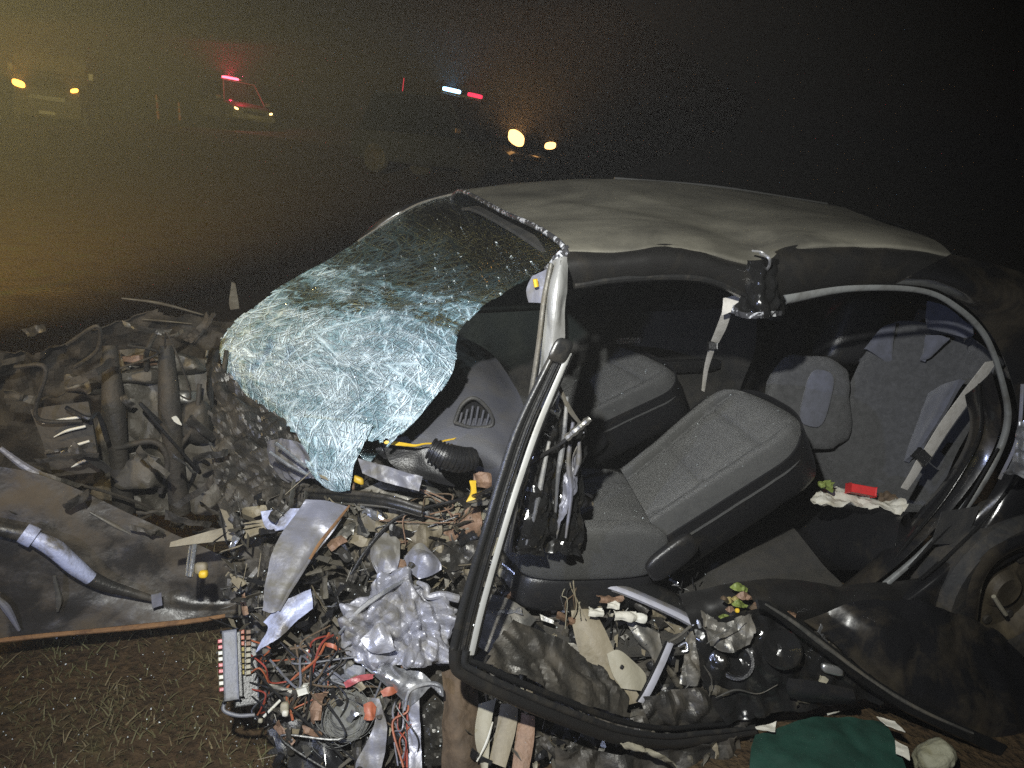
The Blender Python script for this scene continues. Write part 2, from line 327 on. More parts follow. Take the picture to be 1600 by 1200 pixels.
def tube(name, pts, radius, material, parent=None, n=None, sides=10, base=False, ribs=0, ribamp=.15, cap=True):
    pts = np.array(pts, float); n = n or max(8, 8*(len(pts)-1)); C = resample(pts, n)
    rad = np.interp(np.linspace(0, 1, n), np.linspace(0, 1, len(np.atleast_1d(radius))), np.atleast_1d(radius)) if np.ndim(radius) else np.full(n, radius)
    if ribs: rad = rad*(1+ribamp*np.sign(np.sin(np.linspace(0, 1, n)*ribs*2*math.pi)))
    T = np.gradient(C, axis=0); T /= np.linalg.norm(T, axis=1, keepdims=True)+1e-12
    up = np.array([0, 0, 1.0]) if abs(T[0][2]) < .9 else np.array([1.0, 0, 0]); V = []
    a = np.cross(T[0], up); a /= np.linalg.norm(a)
    for i in range(n):
        a = a-T[i]*(a@T[i]); a /= np.linalg.norm(a); b = np.cross(T[i], a)
        for k in range(sides): th = 2*math.pi*k/sides; V.append(C[i]+rad[i]*(a*math.cos(th)+b*math.sin(th)))
    Fs = [[i*sides+k, i*sides+(k+1) % sides, (i+1)*sides+(k+1) % sides, (i+1)*sides+k] for i in range(n-1) for k in range(sides)]
    if cap: Fs += [list(range(sides))[::-1], [(n-1)*sides+k for k in range(sides)]]
    return link(name, V, Fs, material, parent, True, None, base)
def band(name, Lp, Rp, a, b, material, parent=None, bulge=.006, lift=0.0, n=48, w=7, thick=.004, prof=None, base=False, wob=0.0):
    A = resample(Lp, n); B = resample(Rp, n); s = np.linspace(a, b, w)
    G = A[:, None]*(1-s)[None, :, None]+B[:, None]*s[None, :, None]
    N_ = gnormals(G); mid = G[n//2, w//2]
    if np.dot(N_[n//2, w//2], P-mid) < 0: G = G[:, ::-1]; N_ = gnormals(G)
    q = np.linspace(-1, 1, w); pr = bulge*(1-q*q) if prof is None else np.array(prof)
    G = G+N_*(lift+pr[None, :]+(wob*fbm(G*11)))[..., None] if wob else G+N_*(lift+pr[None, :])[..., None]
    return grid(name, G, material, parent, thick, True, True, base)
def superbox(name, c, ax, ay, az, half, material, parent=None, e=.35, n=14, puff=0, base=False, disp=0.0, dfreq=8):
    # rounded cushion / casting: superellipsoid-ish box about c with unit axes
    ax, ay, az = [np.array(q, float)/np.linalg.norm(q) for q in (ax, ay, az)]
    th = np.linspace(-math.pi/2, math.pi/2, n); ph = np.linspace(-math.pi, math.pi, 2*n+1)[:-1]
    sp = lambda v, p: np.sign(v)*np.abs(v)**p
    V = []
    for t_ in th:
        for p_ in ph:
            V.append((half[0]*sp(math.cos(t_), e)*sp(math.cos(p_), e), half[1]*sp(math.cos(t_), e)*sp(math.sin(p_), e), half[2]*sp(math.sin(t_), e)))
    V = np.array(V); Wd = c+V[:, :1]*ax+V[:, 1:2]*ay+V[:, 2:]*az
    if disp: Wd = Wd+(Wd-c)/np.linalg.norm(half)*(disp*fbm(Wd*dfreq))[:, None]
    k = 2*n; Fs = [[i*k+j, i*k+(j+1) % k, (i+1)*k+(j+1) % k, (i+1)*k+j] for i in range(n-1) for j in range(k)]
    o = link(name, Wd, Fs, material, parent, True, None, base)
    bm = bmesh.new(); bm.from_mesh(o.data); bmesh.ops.remove_doubles(bm, verts=bm.verts, dist=1e-5); bm.to_mesh(o.data); bm.free(); return o
def bbox(name, c, ax, ay, half, material, parent=None, bevel=.004, base=False, seg=2):
    ax = np.array(ax, float); ax /= np.linalg.norm(ax); ay = np.array(ay, float); ay -= ax*(ay@ax); ay /= np.linalg.norm(ay); az = np.cross(ax, ay)
    bm = bmesh.new(); bmesh.ops.create_cube(bm, size=2)
    for v in bm.verts: v.co = Vector(v.co[0]*half[0]*ax+v.co[1]*half[1]*ay+v.co[2]*half[2]*az)
    if bevel: bmesh.ops.bevel(bm, geom=bm.edges[:], offset=bevel, segments=seg, affect='EDGES', profile=.6)
    V = np.array([v.co[:] for v in bm.verts])+np.array(c); Fs = [[v.index for v in f.verts] for f in bm.faces]; bm.free()
    return link(name, V, Fs, material, parent, False, None, base)
def disc(name, c, axis, radius, depth, material, parent=None, sides=28, prof=None):
    axis = np.array(axis, float); axis /= np.linalg.norm(axis); a = np.cross(axis, [0, 0, 1.0] if abs(axis[2]) < .9 else [1.0, 0, 0]); a /= np.linalg.norm(a); b = np.cross(axis, a)
    prof = prof or [(0, -depth/2), (radius*.9, -depth/2), (radius, -depth*.3), (radius, depth*.3), (radius*.9, depth/2), (0, depth/2)]
    V = []; S = sides
    for rr, h in prof:
        for k in range(S): th = 2*math.pi*k/S; V.append(np.array(c)+axis*h+max(rr, 1e-4)*(a*math.cos(th)+b*math.sin(th)))
    Fs = [[i*S+k, i*S+(k+1) % S, (i+1)*S+(k+1) % S, (i+1)*S+k] for i in range(len(prof)-1) for k in range(S)]
    return link(name, V, Fs, material, parent, True)
def PY(*l): return [Y(u, v, y) for u, v, y in l]
def PH(*l): return [H(*q) for q in l]

# ================================================================== SETTING
def ground_z(x, y):
    p = np.stack([x, y, np.zeros_like(x)], -1)
    return .035*fbm(p*1.1, 3)+.012*fbm(p*7.0, 2)-.03
ax_ = np.concatenate([-np.geomspace(400, 8, 26), np.linspace(-7.5, 4.5, 170), np.geomspace(5, 400, 26)])
ay_ = np.concatenate([-np.geomspace(600, 6, 30), np.linspace(-5.6, 4, 140), np.geomspace(4.5, 200, 14)])
GX, GY = np.meshgrid(ax_, ay_); near = np.exp(-((GX+1)**2+(GY-.5)**2)/160)
gd = grid('ground', np.stack([GX, GY, ground_z(GX, GY)*near-.0], -1), 'earth'); tag(gd, kind='structure')

# road beyond the wreck, with its painted edge line
ra, rb = Z(780, 258, 0), Z(975, 283, 0); rd = (rb-ra); rd[2] = 0; rd /= np.linalg.norm(rd); rn = np.array([-rd[1], rd[0], 0])
if rn[1] > 0: rn = -rn
def road_strip(name, o0, o1, z, material):
    s = np.linspace(-120, 160, 60); G = np.stack([ra+rn*o0+rd[None]*s[:, None], ra+rn*o1+rd[None]*s[:, None]], 1); G[..., 2] = z
    return grid(name, G, material)
rs = road_strip('road', -.6, 8.5, .012, 'asphalt'); tag(rs, kind='structure')
rl = road_strip('edge_line', 0, .14, .017, 'road_paint'); rl.parent = rs
rl = road_strip('edge_line', 7.4, 7.54, .017, 'road_paint'); rl.parent = rs

# short grass
def grass(name, n, box, hmin, hmax, seed, label, material='leaf_dry'):
    g = np.random.default_rng(seed); x = g.uniform(box[0], box[1], n*2); y = g.uniform(box[2], box[3], n*2)
    p = np.stack([x, y, x*0], -1); k = vnoise(p*2.3+4)+.5*vnoise(p*9) > g.uniform(-.7, .6, n*2); x, y = x[k][:n], y[k][:n]; n = len(x)
    z = ground_z(x, y)*np.exp(-((x+1)**2+(y-.5)**2)/160)-.002; h = g.uniform(hmin, hmax, n); a = g.uniform(0, 2*math.pi, n); w = g.uniform(.0012, .0028, n); ln = g.uniform(.3, 1.5, n)*h*(2.2 if name == 'straw_litter' else 1); b = g.uniform(0, 2*math.pi, n)
    base = np.stack([x, y, z], -1); s = np.stack([np.cos(a), np.sin(a), a*0], -1)*w[:, None]; lean = np.stack([np.cos(b)*ln, np.sin(b)*ln, h], -1)
    V = np.stack([base-s, base+s, base+lean*.55+s*.7+np.array([0, 0, .004]), base+lean*.55-s*.7+np.array([0, 0, .004]), base+lean], 1).reshape(-1, 3); i = np.arange(n)*5
    q = np.stack([i, i+1, i+2, i+3], 1).tolist(); t_ = np.stack([i+3, i+2, i+4], 1).tolist()
    o = link(name, V, q+t_, material, None, False); tag(o, label, 'grass', kind='stuff'); return o
mat('grass_blades', (.075, .075, .026), .8, 0, (.11, .085, .04), 2.5, (.35, .65))
grass('grass', 16000, (-1.2, 1.6, -.9, 1.3), .008, .035, 3, 'short dry grass on the bare earth beside the wreck', 'grass_blades')
mat('straw', (.16, .125, .06), .8, 0, (.09, .07, .035), 3, (.4, .65))
grass('straw_litter', 1500, (-1.1, 1.4, -.6, 1.25), .01, .03, 8, 'loose dry straw lying on the earth beside the wreck', 'straw')
grass('verge_grass', 6000, (-9, -2.6, -7, -1.2), .02, .06, 4, 'rough grass of the verge behind the wreck', 'grass_blades')

# ================================================================== VEHICLES ON THE ROAD
def vehicle(name, label, cat, loc, face, dims, paint, lamps='head_warm', bar=None, tilt=0.0, suv=False, lamp_r=.15, van=False, lz=None, lsc=(1, 1), group='vehicles stopped on the road'):
    Lh, Wd, Ht = dims                                # length, width, height
    root = empty(name, (0, 0, 0)); tag(root, label, cat, group)
    hw = Wd/2; belt = Ht*.56 if not suv else Ht*.54; hood = belt-.04
    xf = Lh/2
    if van: prof = [(-xf, .35, .9*Ht), (-xf+.05, .28, Ht*.96), (xf-1.4, .26, Ht*.97), (xf-.75, .26, Ht*.62), (xf-.1, .28, hood*.86), (xf, .34, hood*.7)]
    else: prof = [(-xf, .42, belt*.9), (-xf+.15, .30, belt), (-xf+.9, .27, belt+.02), (xf-1.25, .27, belt), (xf-.35, .28, hood*.93), (xf-.06, .30, hood*.82), (xf, .36, hood*.7)]
    rows = []
    for x_, z0, z1 in prof:
        k = 1-.10*max(0, (abs(x_)-xf+.6)/.6)
        zs = np.linspace(z0, z1, 5); ring = [(x_, -hw*k*.94, z0), (x_, -hw*k, z0+.4*(z1-z0)), (x_, -hw*k*.96, z1-.06), (x_, -hw*k*.82, z1), (x_, 0, z1+.03), (x_, hw*k*.82, z1), (x_, hw*k*.96, z1-.06), (x_, hw*k, z0+.4*(z1-z0)), (x_, hw*k*.94, z0), (x_, 0, z0-.02), (x_, -hw*k*.94, z0)]
        rows.append(ring)
    G = np.stack([np.array(r_) for r_ in rows]); G = cr_interp(G, 28); m_, n_ = G.shape[:2]
    V = G.reshape(-1, 3); Fs = [[i*n_+j, i*n_+j+1, (i+1)*n_+j+1, (i+1)*n_+j] for i in range(m_-1) for j in range(n_-1)]+[list(range(n_-1))[::-1], [(m_-1)*n_+j for j in range(n_-1)]]
    link('body', V, Fs, paint, root)
    if not van:
        c0, c1 = (-xf+.25 if suv else -xf+.75), xf-1.15
        wb, wt = hw*.9, hw*.70
        Vc = []
        for x_, z_, w_ in ((c0, belt-.02, wb), (c0+(.2 if suv else .55), Ht, wt), (c1-.75, Ht, wt), (c1+.05, belt-.02, wb)):
            Vc += [(x_, -w_, z_), (x_, w_, z_)]
        cab = link('cabin_glass', Vc, [[0, 1, 3, 2], [2, 3, 5, 4], [4, 5, 7, 6], [0, 2, 4, 6], [1, 7, 5, 3]], 'car_glass', root, False)
        rf = bbox('roof', (((c0+c1)/2-(.15 if not suv else .3)), 0, Ht+.012), (1, 0, 0), (0, 1, 0), ((c1-c0)/2-(.62 if not suv else .45), wt*1.02, .028), paint, root, .02)
        for s in (-1, 1):
            tube('pillar', [(c1+.05, s*wb, belt), (c1-.75, s*wt, Ht)], .035, paint, root, 4, 6)
            bbox('mirror', (c1-.1, s*(hw+.1), belt+.08), (1, 0, 0), (0, 1, 0), (.06, .1, .07), paint, root, .03)
    else:
        link('windscreen', [(xf-1.34, -hw*.8, Ht*.93), (xf-1.34, hw*.8, Ht*.93), (xf-.74, hw*.86, Ht*.63), (xf-.74, -hw*.86, Ht*.63)], [[0, 1, 2, 3]], 'car_glass', root, False)
        for s in (-1, 1): bbox('mirror', (xf-1.05, s*(hw+.12), Ht*.66), (1, 0, 0), (0, 1, 0), (.06, .1, .14), 'black_plastic', root, .03)
    bbox('grille', (xf-.0, 0, hood*.62), (1, 0, 0), (0, 1, 0), (.03, hw*.5, .09), 'black_plastic', root, .02)
    for j in range(3): bbox('grille_bar', (xf+.034, 0, hood*.62-.05+.05*j), (1, 0, 0), (0, 1, 0), (.006, hw*.48, .008), 'black_plastic', root, .003)
    bbox('bumper', (xf+.0, 0, .44), (1, 0, 0), (0, 1, 0), (.09, hw*.93, .11), paint, root, .05)
    bbox('number_plate', (xf+.094, 0, .45), (1, 0, 0), (0, 1, 0), (.006, .26, .055), 'plate_white', root, .004)
    for s in (-1, 1):
        ls = lamp_r*lsc[(s+1)//2]; h = superbox('headlight', (xf-(.09 if lz is None else .0), s*hw*.74, lz or hood*.72), (1, 0, 0), (0, 1, .22*s), (0, 0, 1), (.10, ls*1.25, ls*.72), lamps, root, .7, 8)
        for xx in (-xf+.85, xf-.85):
            w_ = disc('wheel', (xx, s*(hw-.1), .32), (0, 1, 0), .32, .2, 'tyre', root)
            disc('rim', (xx, s*(hw+.004), .32), (0, 1, 0), .19, .03, 'dark_matte', w_, 20)
    if bar:
        bz = Ht+.10 if not van else Ht*.97+.12; bx = -.1 if not van else xf-1.9
        bbox('lightbar_base', (bx, 0, bz-.035), (1, 0, 0), (0, 1, 0), (.13, hw*.66, .03), 'black_plastic', root, .012)
        for (a, b, mt) in bar: superbox('lightbar_lens', (bx, (a+b)/2*hw*.66, bz+.045), (1, 0, 0), (0, 1, 0), (0, 0, 1), (.12, (b-a)/2*hw*.64, .055), mt, root, .4, 8)
    root.location = loc; root.rotation_euler = (tilt, 0, face)
    return root
def facing(loc, turn=0): d = P-np.array(loc); return math.atan2(d[1], d[0])+turn
def gz(p): p = np.array(p); p[2] = 0; return p
def lampat(name, loc, power, color, radius=.06): lamp(name, 'POINT', loc, power, color, radius)

# car with warm headlights
LM = D(826, 216, 16.0); a = facing(LM, R(56)); c = gz(LM)-np.array([math.cos(a), math.sin(a), 0])*2.15
hc = vehicle('headlit_car', 'dark off-road car with both warm headlights on, above the wreck roof', 'car', c, a, (4.4, 1.7, 1.7), 'car_dark', 'head_core', tilt=R(-7), suv=True, lamp_r=.18, lz=.98, lsc=(1.0, .55))
# police vehicle with the red roof lamp
c2 = gz(D(362, 172, 35)); c2[2] = .1; a2 = facing(c2, R(20))
ps = vehicle('police_suv', 'pale patrol suv with glowing red roof lamp and small headlights', 'suv', c2, a2, (4.7, 1.95, 1.78), 'car_white', 'head_small', [(-.85, .3, 'red_lens'), (.35, .95, 'black_plastic')], R(-7), True, .085)
# patrol car with blue and red light bar
c3 = gz(D(705, 160, 22.5)); c3[2] = .02; a3 = facing(c3, R(-12))
pc = vehicle('patrol_car', 'dark patrol car under a blue and red light bar', 'car', c3, a3, (4.5, 1.8, 1.74), 'car_dark', 'car_glass', [(-.98, -.08, 'blue_lens'), (.25, .98, 'red_lens_dim')], R(-9), True)
# amber vehicle at the far side
c4 = gz(D(88, 140, 31)); a4 = facing(c4, R(-8))
tv = vehicle('recovery_truck', 'dark recovery truck with two amber lamps at the far end of the road', 'truck', c4, a4, (5.8, 2.35, 2.8), 'dark_matte', 'amber_lamp_lens', None, R(-5), van=True, lamp_r=.15, lz=1.32, lsc=(1.1, .7))
# added posts with glowing strips, in place of red reflections on the patrol car
for (u_, v0, v1, dd, lab) in ((627, 122, 158, 27, 'added slim post with a glowing red streak, the higher of two'), (584, 168, 203, 25, 'added slim post with a glowing red streak, the lower of two')):
    a0, a1 = D(u_, v1, dd), D(u_+4, v0, dd); r_ = empty('streak_post', gz(a0)); tag(r_, lab, 'streak post', 'added red streaks beside the patrol car')
    tube('post', [gz(a0), a1+(0, 0, .04)], .014, 'black_plastic', r_, 6, 8); tube('glow_strip', [a0*.8+a1*.2+(0, .03, 0), a1+(0, .03, 0)], .012, 'red_streak', r_, 6, 8)
# orange reflective post near the police vehicle
for (u_, v_, h_, lab) in ((244, 148, .9, 'orange and white striped traffic post beyond the wreck, the taller one'), (279, 160, .6, 'orange and white striped traffic post beyond the wreck, the shorter one')):
    b_ = D(u_, v_, 38); top = b_.copy(); r_ = empty('traffic_post', gz(b_)); tag(r_, lab, 'traffic post', 'striped traffic posts by the patrol suv'); g0 = gz(b_)
    disc('base', g0+(0, 0, .02), (0, 0, 1), .16, .05, 'black_plastic', r_); tube('post', [g0, top], [.07, .05], 'orange', r_, 6, 10)
    for k in (.35, .7): tube('stripe', [g0*(1-k)+top*k, g0*(1-k-.1)+top*(k+.1)], .073-.02*k, 'plate_white', r_, 4, 10)
# light thrown by those lamps
def fwd(c, a, dx, dy, z): return (c[0]+math.cos(a)*dx-math.sin(a)*dy, c[1]+math.sin(a)*dx+math.cos(a)*dy, c[2]+z)
def wpos(root, p): return np.array(Matrix.LocRotScale(root.location, root.rotation_euler, None) @ Vector(p))
def glow(name, loc, power, color):
    d = P-loc; d[2] = 0; d = d/np.linalg.norm(d); lamp(name, 'SPOT', loc+d*.35, power, color, .05, loc+d*.35+d+np.array([0, 0, 1.3]), 112, .8)
glow('headlight_glow', wpos(hc, (2.2, -.63, .98)), 650, (1, .5, .16)); glow('headlight_glow', wpos(hc, (2.2, .63, .98)), 150, (1, .5, .16))
glow('roof_lamp_glow', wpos(ps, (-.1, -.19, 1.94)), 1500, (1, .02, .08)); lampat('roof_lamp_spill', wpos(ps, (1.3, -.2, 2.05)), 60, (1, .02, .08))
glow('roof_lamp_glow', wpos(pc, (-.1, -.31, 1.9)), 260, (.2, .6, 1)); glow('roof_lamp_glow', wpos(pc, (-.1, .36, 1.9)), 60, (1, .03, .08))
glow('amber_glow', wpos(tv, (2.9, -.87, 1.32)), 800, (1, .4, .06)); glow('amber_glow', wpos(tv, (2.9, .87, 1.32)), 260, (1, .4, .06))

# ================================================================== THE WRECKED CAR
CAR = empty('wrecked_car', (-1.6, 0, 0)); tag(CAR, 'crushed dark sedan with shattered windscreen and its near side torn open', 'car')

# ---- roof: dented sheet, dusty
Ledge = [(885, 386), (960, 386), (1040, 382), (1110, 390), (1176, 402), (1228, 388), (1290, 379), (1400, 380), (1484, 394)]
Redge = [(725, 297), (800, 288), (870, 283), (950, 280), (1040, 284), (1110, 292), (1180, 301), (1250, 312), (1310, 322)]
rows = []
for (ul, vl), (ur, vr) in zip(Ledge, Redge):
    a = Y(ul, vl, .57); s = Y(ur, vr, -.34); q = s+np.array([0, -.12, -.022]); q2 = s+np.array([0, -.24, -.08])
    rows.append([a+(0, .012, -.02), a, a*.86+s*.14+(0, 0, .016), a*.5+s*.5+(0, 0, .006), a*.22+s*.78+(0, 0, .004), s, q, q2])
G = loft(rows, 56, 110)
N_ = gnormals(G); sg = np.sign(N_[..., 2:3].mean()); 
def crease(G, p, q, w, h):
    p, q = np.array(p), np.array(q); d = q-p; l = np.linalg.norm(d); d = d/l; rel = G[..., :2]-p; s = rel@d; t_ = rel@np.array([-d[1], d[0]])
    return h*np.exp(-(t_/w)**2)/(1+np.exp(-(s/.05)))/(1+np.exp((s-l)/.05))
dz = crease(G, (-1.25, -.25), (-1.72, .6), .07, -.007)+crease(G, (-1.5, -.3), (-1.86, .6), .06, .006)+crease(G, (-1.35, .1), (-1.7, .55), .035, .004)+.0015*fbm(G*4)
G[..., 2] += dz
roof = grid('roof', G if sg > 0 else G[:, ::-1], 'roof_dust', CAR, .004)
# front edge of the roof: chipped paint
fe = G[0]; 
tube('roof_front_edge', [p+(0.004, 0, -.004) for p in fe[::6]]+[fe[-1]], .007, 'chipped_edge', roof, 60, 8)
# headliner
grid('headliner', loft([[r[1]+(0, -.05, -.05), r[3]+(0, 0, -.05), r[5]+(0, .05, -.06), r[7]+(0, .06, -.05)] for r in rows], 12, 20), 'trim_grey', roof, .01)
# drip rail on the far side catches light
tube('drip_rail', [Y(960, 279, -.36), Y(1110, 291, -.36), Y(1230, 309, -.36), Y(1292, 319, -.36)], .006, 'aluminium', roof, 24, 6)

# ---- near side roof rail, from the windscreen pillar back over the rear door
up = [(887, 389), (960, 392), (1040, 383), (1110, 394), (1176, 409), (1228, 388), (1290, 381), (1400, 383), (1484, 398)]
lo = [(897, 444), (960, 434), (1040, 430), (1110, 436), (1176, 462), (1228, 458), (1290, 447), (1400, 442), (1484, 462)]
crumpled('roof_rail', [PY(*[(u, v, .565) for u, v in up]), PY(*[(u, v*.6+w*.4, .612) for (u, v), (_, w) in zip(up, lo)]), PY(*[(u, v, .60) for u, v in lo]), PY(*[(u, v+6, .54) for u, v in lo])], 'rail_black', CAR, .004, 9, 90, 20, .004, 3, kind='f')
tube('rail_seal', PY(*[(u, v+2, .60) for u, v in lo[:5]]), .009, 'rubber', CAR, 50, 8)

# ---- rear quarter and C pillar
inn = [(1400, 444), (1470, 456), (1528, 496), (1568, 560), (1590, 640), (1584, 700), (1530, 800), (1450, 890), (1385, 935)]
out = [(1486, 396), (1580, 420), (1690, 470), (1790, 560), (1830, 680), (1800, 790), (1640, 850), (1545, 900), (1500, 975)]
mid1 = [(u*.65+U*.35, v*.65+V_*.35) for (u, v), (U, V_) in zip(inn, out)]
crumpled('quarter_panel', [PY(*[(u, v, .66) for u, v in inn]), PY(*[(u, v, .715) for u, v in mid1]), PY(*[(u, v, .72 if i > 1 else .60) for i, (u, v) in enumerate(out)])], 'black_paint', CAR, .006, 6, 90, 30, .004, 5, kind='f')
# rear window and boot so that the car goes on to the right
crumpled('rear_window', [[rows[-1][1]+(-.02, 0, -.01), rows[-1][3]+(-.03, 0, 0), rows[-1][6]+(-.02, 0, 0)], [(-2.95, .58, .98), (-3.02, 0, 1.02), (-2.95, -.58, .98)]], 'dark_glass', CAR, .0, 3, 20, 12, .004)
crumpled('boot_lid', [[(-2.96, .62, .97), (-3.03, 0, 1.01), (-2.96, -.62, .97)], [(-3.4, .64, .96), (-3.45, 0, 1.0), (-3.4, -.64, .96)], [(-3.5, .64, .6), (-3.56, 0, .62), (-3.5, -.64, .6)], [(-3.46, .6, .34), (-3.5, 0, .34), (-3.46, -.6, .34)]], 'black_paint', CAR, .006, 4, 30, 30, .004, kind='f')
crumpled('rear_side', [[(-2.62, .72, .95), (-3.0, .73, .96), (-3.46, .66, .96)], [(-2.9, .78, .62), (-3.1, .78, .62), (-3.5, .68, .6)], [(-2.98, .76, .34), (-3.1, .76, .32), (-3.46, .64, .33)]], 'black_paint', CAR, .004, 4, 24, 24, .004, kind='f')
crumpled('far_side', [[(-3.4, -.66, .95), (-2.4, -.73, .93), (-1.2, -.73, .90), (-.3, -.72, .86)], [(-3.45, -.76, .6), (-2.4, -.79, .58), (-1.2, -.79, .56), (-.2, -.78, .55)], [(-3.4, -.7, .25), (-2.4, -.74, .2), (-1.2, -.74, .2), (-.2, -.74, .22)]], 'black_paint', CAR, .006, 4, 50, 20, .004, kind='f')

# ---- rear door opening: seal, its jamb and lines
arch = [(1226, 461), (1330, 446), (1440, 450), (1500, 478), (1545, 525), (1572, 600), (1580, 660), (1558, 725), (1510, 800), (1440, 870), (1378, 925)]
archi = [(1228, 476), (1330, 456), (1438, 458), (1494, 486), (1537, 532), (1562, 602), (1568, 660), (1546, 722), (1497, 796), (1430, 866), (1368, 918)]
band('door_seal', PY(*[(u, v, .655) for u, v in arch]), PY(*[(u, v, .64) for u, v in archi]), 0, 1, 'seal_grey', CAR, .008, 0, 120, 9, .006)
j1 = [(1534, 585), (1548, 650), (1528, 715), (1470, 795), (1395, 870), (1340, 915)]
j2 = [(1515, 620), (1522, 670), (1495, 730), (1435, 805), (1370, 872), (1318, 915)]
band('door_jamb', PY(*[(u+14, v, .648) for u, v in j1]), PY(*[(u-10, v, .56) for u, v in j2]), 0, 1, 'black_paint', CAR, .012, -.01, 60, 12, .004)
for lst, y_ in (([(1530, 600), (1530, 680), (1480, 770), (1420, 845), (1382, 895)], .63), ([(1560, 700), (1500, 800), (1455, 850), (1420, 888)], .66), ([(1600, 730), (1540, 810), (1480, 870), (1440, 905)], .69)):
    tube('jamb_edge', PY(*[(u, v, y_) for u, v in lst]), [.004, .006, .004], 'gloss_black', CAR, 40, 8)
crumpled('jamb_patch', [PY((1470, 800, .66), (1530, 790, .67)), PY((1455, 850, .66), (1505, 850, .67))], 'trim_grey', CAR, .003, 8, 10, 10, .003)

# ---- torn B pillar stub, hanging from the rail
crumpled('b_pillar_stub', [PY((1168, 404, .60), (1186, 404, .63), (1212, 402, .60)), PY((1165, 440, .60), (1192, 436, .645), (1222, 440, .60)), PY((1150, 474, .58), (1190, 478, .65), (1226, 470, .6)), PY((1140, 488, .57), (1186, 494, .64), (1222, 492, .6))], 'gloss_black', CAR, .013, 22, 44, 44, .004, 9, .02)
crumpled('torn_edge', [PY((1146, 474, .585), (1168, 488, .645), (1196, 484, .66), (1225, 486, .61)), PY((1140, 490, .58), (1168, 497, .64), (1196, 496, .655), (1224, 493, .61))], 'chipped_edge', CAR, .006, 30, 50, 10, .003, 2, .02)
tube('torn_wire', PY((1188, 396, .62), (1200, 402, .66), (1203, 412, .65), (1198, 422, .62)), .004, 'silver', CAR, 20, 6)
tube('torn_wire', PY((1176, 392, .60), (1190, 394, .63), (1200, 402, .63)), .003, 'silver', CAR, 16, 6)
# belt anchor and front seat belt
crumpled('belt_bracket', [PY((1130, 466, .5), (1155, 462, .52), (1178, 476, .54)), PY((1128, 492, .5), (1150, 486, .52), (1175, 492, .54))], 'belt', CAR, .004, 20, 20, 10, .003, 4)
bl = empty('seat_belt', tuple(Y(1110, 560, .3))); bl.parent = CAR; bl.matrix_parent_inverse = world(CAR).inverted()
bl.location = (0, 0, 0); bl.matrix_parent_inverse = Matrix.Identity(4); bl.location = -Vector(CAR.location)
bl.matrix_parent_inverse = Matrix.Identity(4)
def strap(name, L_, R_, y0, y1, parent, material='belt'):
    n = len(L_); ys = np.linspace(y0, y1, n)
    return band(name, [Y(u, v, y) for (u, v), y in zip(L_, ys)], [Y(u, v, y) for (u, v), y in zip(R_, ys)], 0, 1, material, parent, .001, 0, 30, 5, .002)
strap('strap', [(1134, 470), (1122, 505), (1111, 533)], [(1146, 476), (1136, 510), (1123, 536)], .50, .38, bl)
strap('strap', [(1107, 545), (1100, 575), (1096, 610)], [(1117, 546), (1107, 577), (1101, 612)], .37, .25, bl)
bbox('buckle', Y(1113, 540, .37), CR, CU, (.014, .012, .008), 'black_plastic', bl, .003)
# rear seat belt
strap('rear_strap', [(1540, 566), (1505, 612), (1470, 660), (1444, 702)], [(1560, 562), (1522, 618), (1486, 668), (1456, 714)], .50, .47, bl)
strap('rear_strap', [(1434, 716), (1420, 742), (1408, 762)], [(1446, 722), (1432, 746), (1418, 766)], .47, .46, bl)
bbox('buckle', Y(1440, 714, .47), CR-.9*CU, CU+.9*CR, (.024, .018, .010), 'black_plastic', bl, .003)

# ---- interior shell
crumpled('floor_pan', [[(-.9, .62, .22), (-.9, 0, .26), (-.9, -.7, .22)], [(-1.6, .66, .2), (-1.6, 0, .27), (-1.6, -.7, .2)], [(-2.25, .66, .2), (-2.25, 0, .28), (-2.25, -.7, .2)]], 'carpet', CAR, .012, 5, 40, 50, .01, kind='f')
# far doors: trim panel below, glass above, pillars
for nm, x0, x1 in (('far_front_door', -.62, -1.52), ('far_rear_door', -1.62, -2.5)):
    e_ = grid(nm, loft([[(x0, -.64, .88), ((x0+x1)/2, -.63, .89), (x1, -.64, .90)], [(x0, -.60, .70), ((x0+x1)/2, -.59, .70), (x1, -.60, .72)], [(x0, -.66, .52), ((x0+x1)/2, -.66, .52), (x1, -.66, .52)], [(x0, -.70, .22), ((x0+x1)/2, -.70, .22), (x1, -.70, .22)]], 24, 24), 'trim_grey', CAR, .02)
    grid('window', loft([[(x0+(.1 if x0 > -1 else 0), -.655, .89), (x1, -.655, .91)], [(x0-(.4 if x0 > -1 else 0), -.575, 1.30), (x1+(.0 if x0 > -1 else .12), -.575, 1.31)]], 6, 6), 'dark_glass', e_, .004)
    superbox('armrest', ((x0+x1)/2, -.58, .66), (1, 0, 0), (0, 1, 0), (0, 0, 1), (.28, .035, .03), 'black_plastic', e_, .5, 8)
    tube('window_edge', [(x0+(.1 if x0 > -1 else 0), -.64, .90), ((x0+x1)/2, -.64, .905), (x1, -.64, .915)], .012, 'rubber', e_, 12, 8)
    bbox('door_pull', ((x0+x1)/2+.18, -.578, .78), (1, 0, 0), (0, 0, 1), (.06, .016, .006), 'aluminium', e_, .004)
tube('far_b_pillar', [(-1.57, -.68, .2), (-1.57, -.66, .88), (-1.60, -.57, 1.33)], [.06, .05, .04], 'trim_grey', CAR, 16, 8)
tube('far_c_pillar', [(-2.56, -.64, .88), (-2.62, -.56, 1.1), (-2.56, -.54, 1.34)], [.08, .08, .06], 'trim_grey', CAR, 16, 8)
far_a = PY((727, 298, -.58), (655, 322, -.59), (590, 356, -.60))
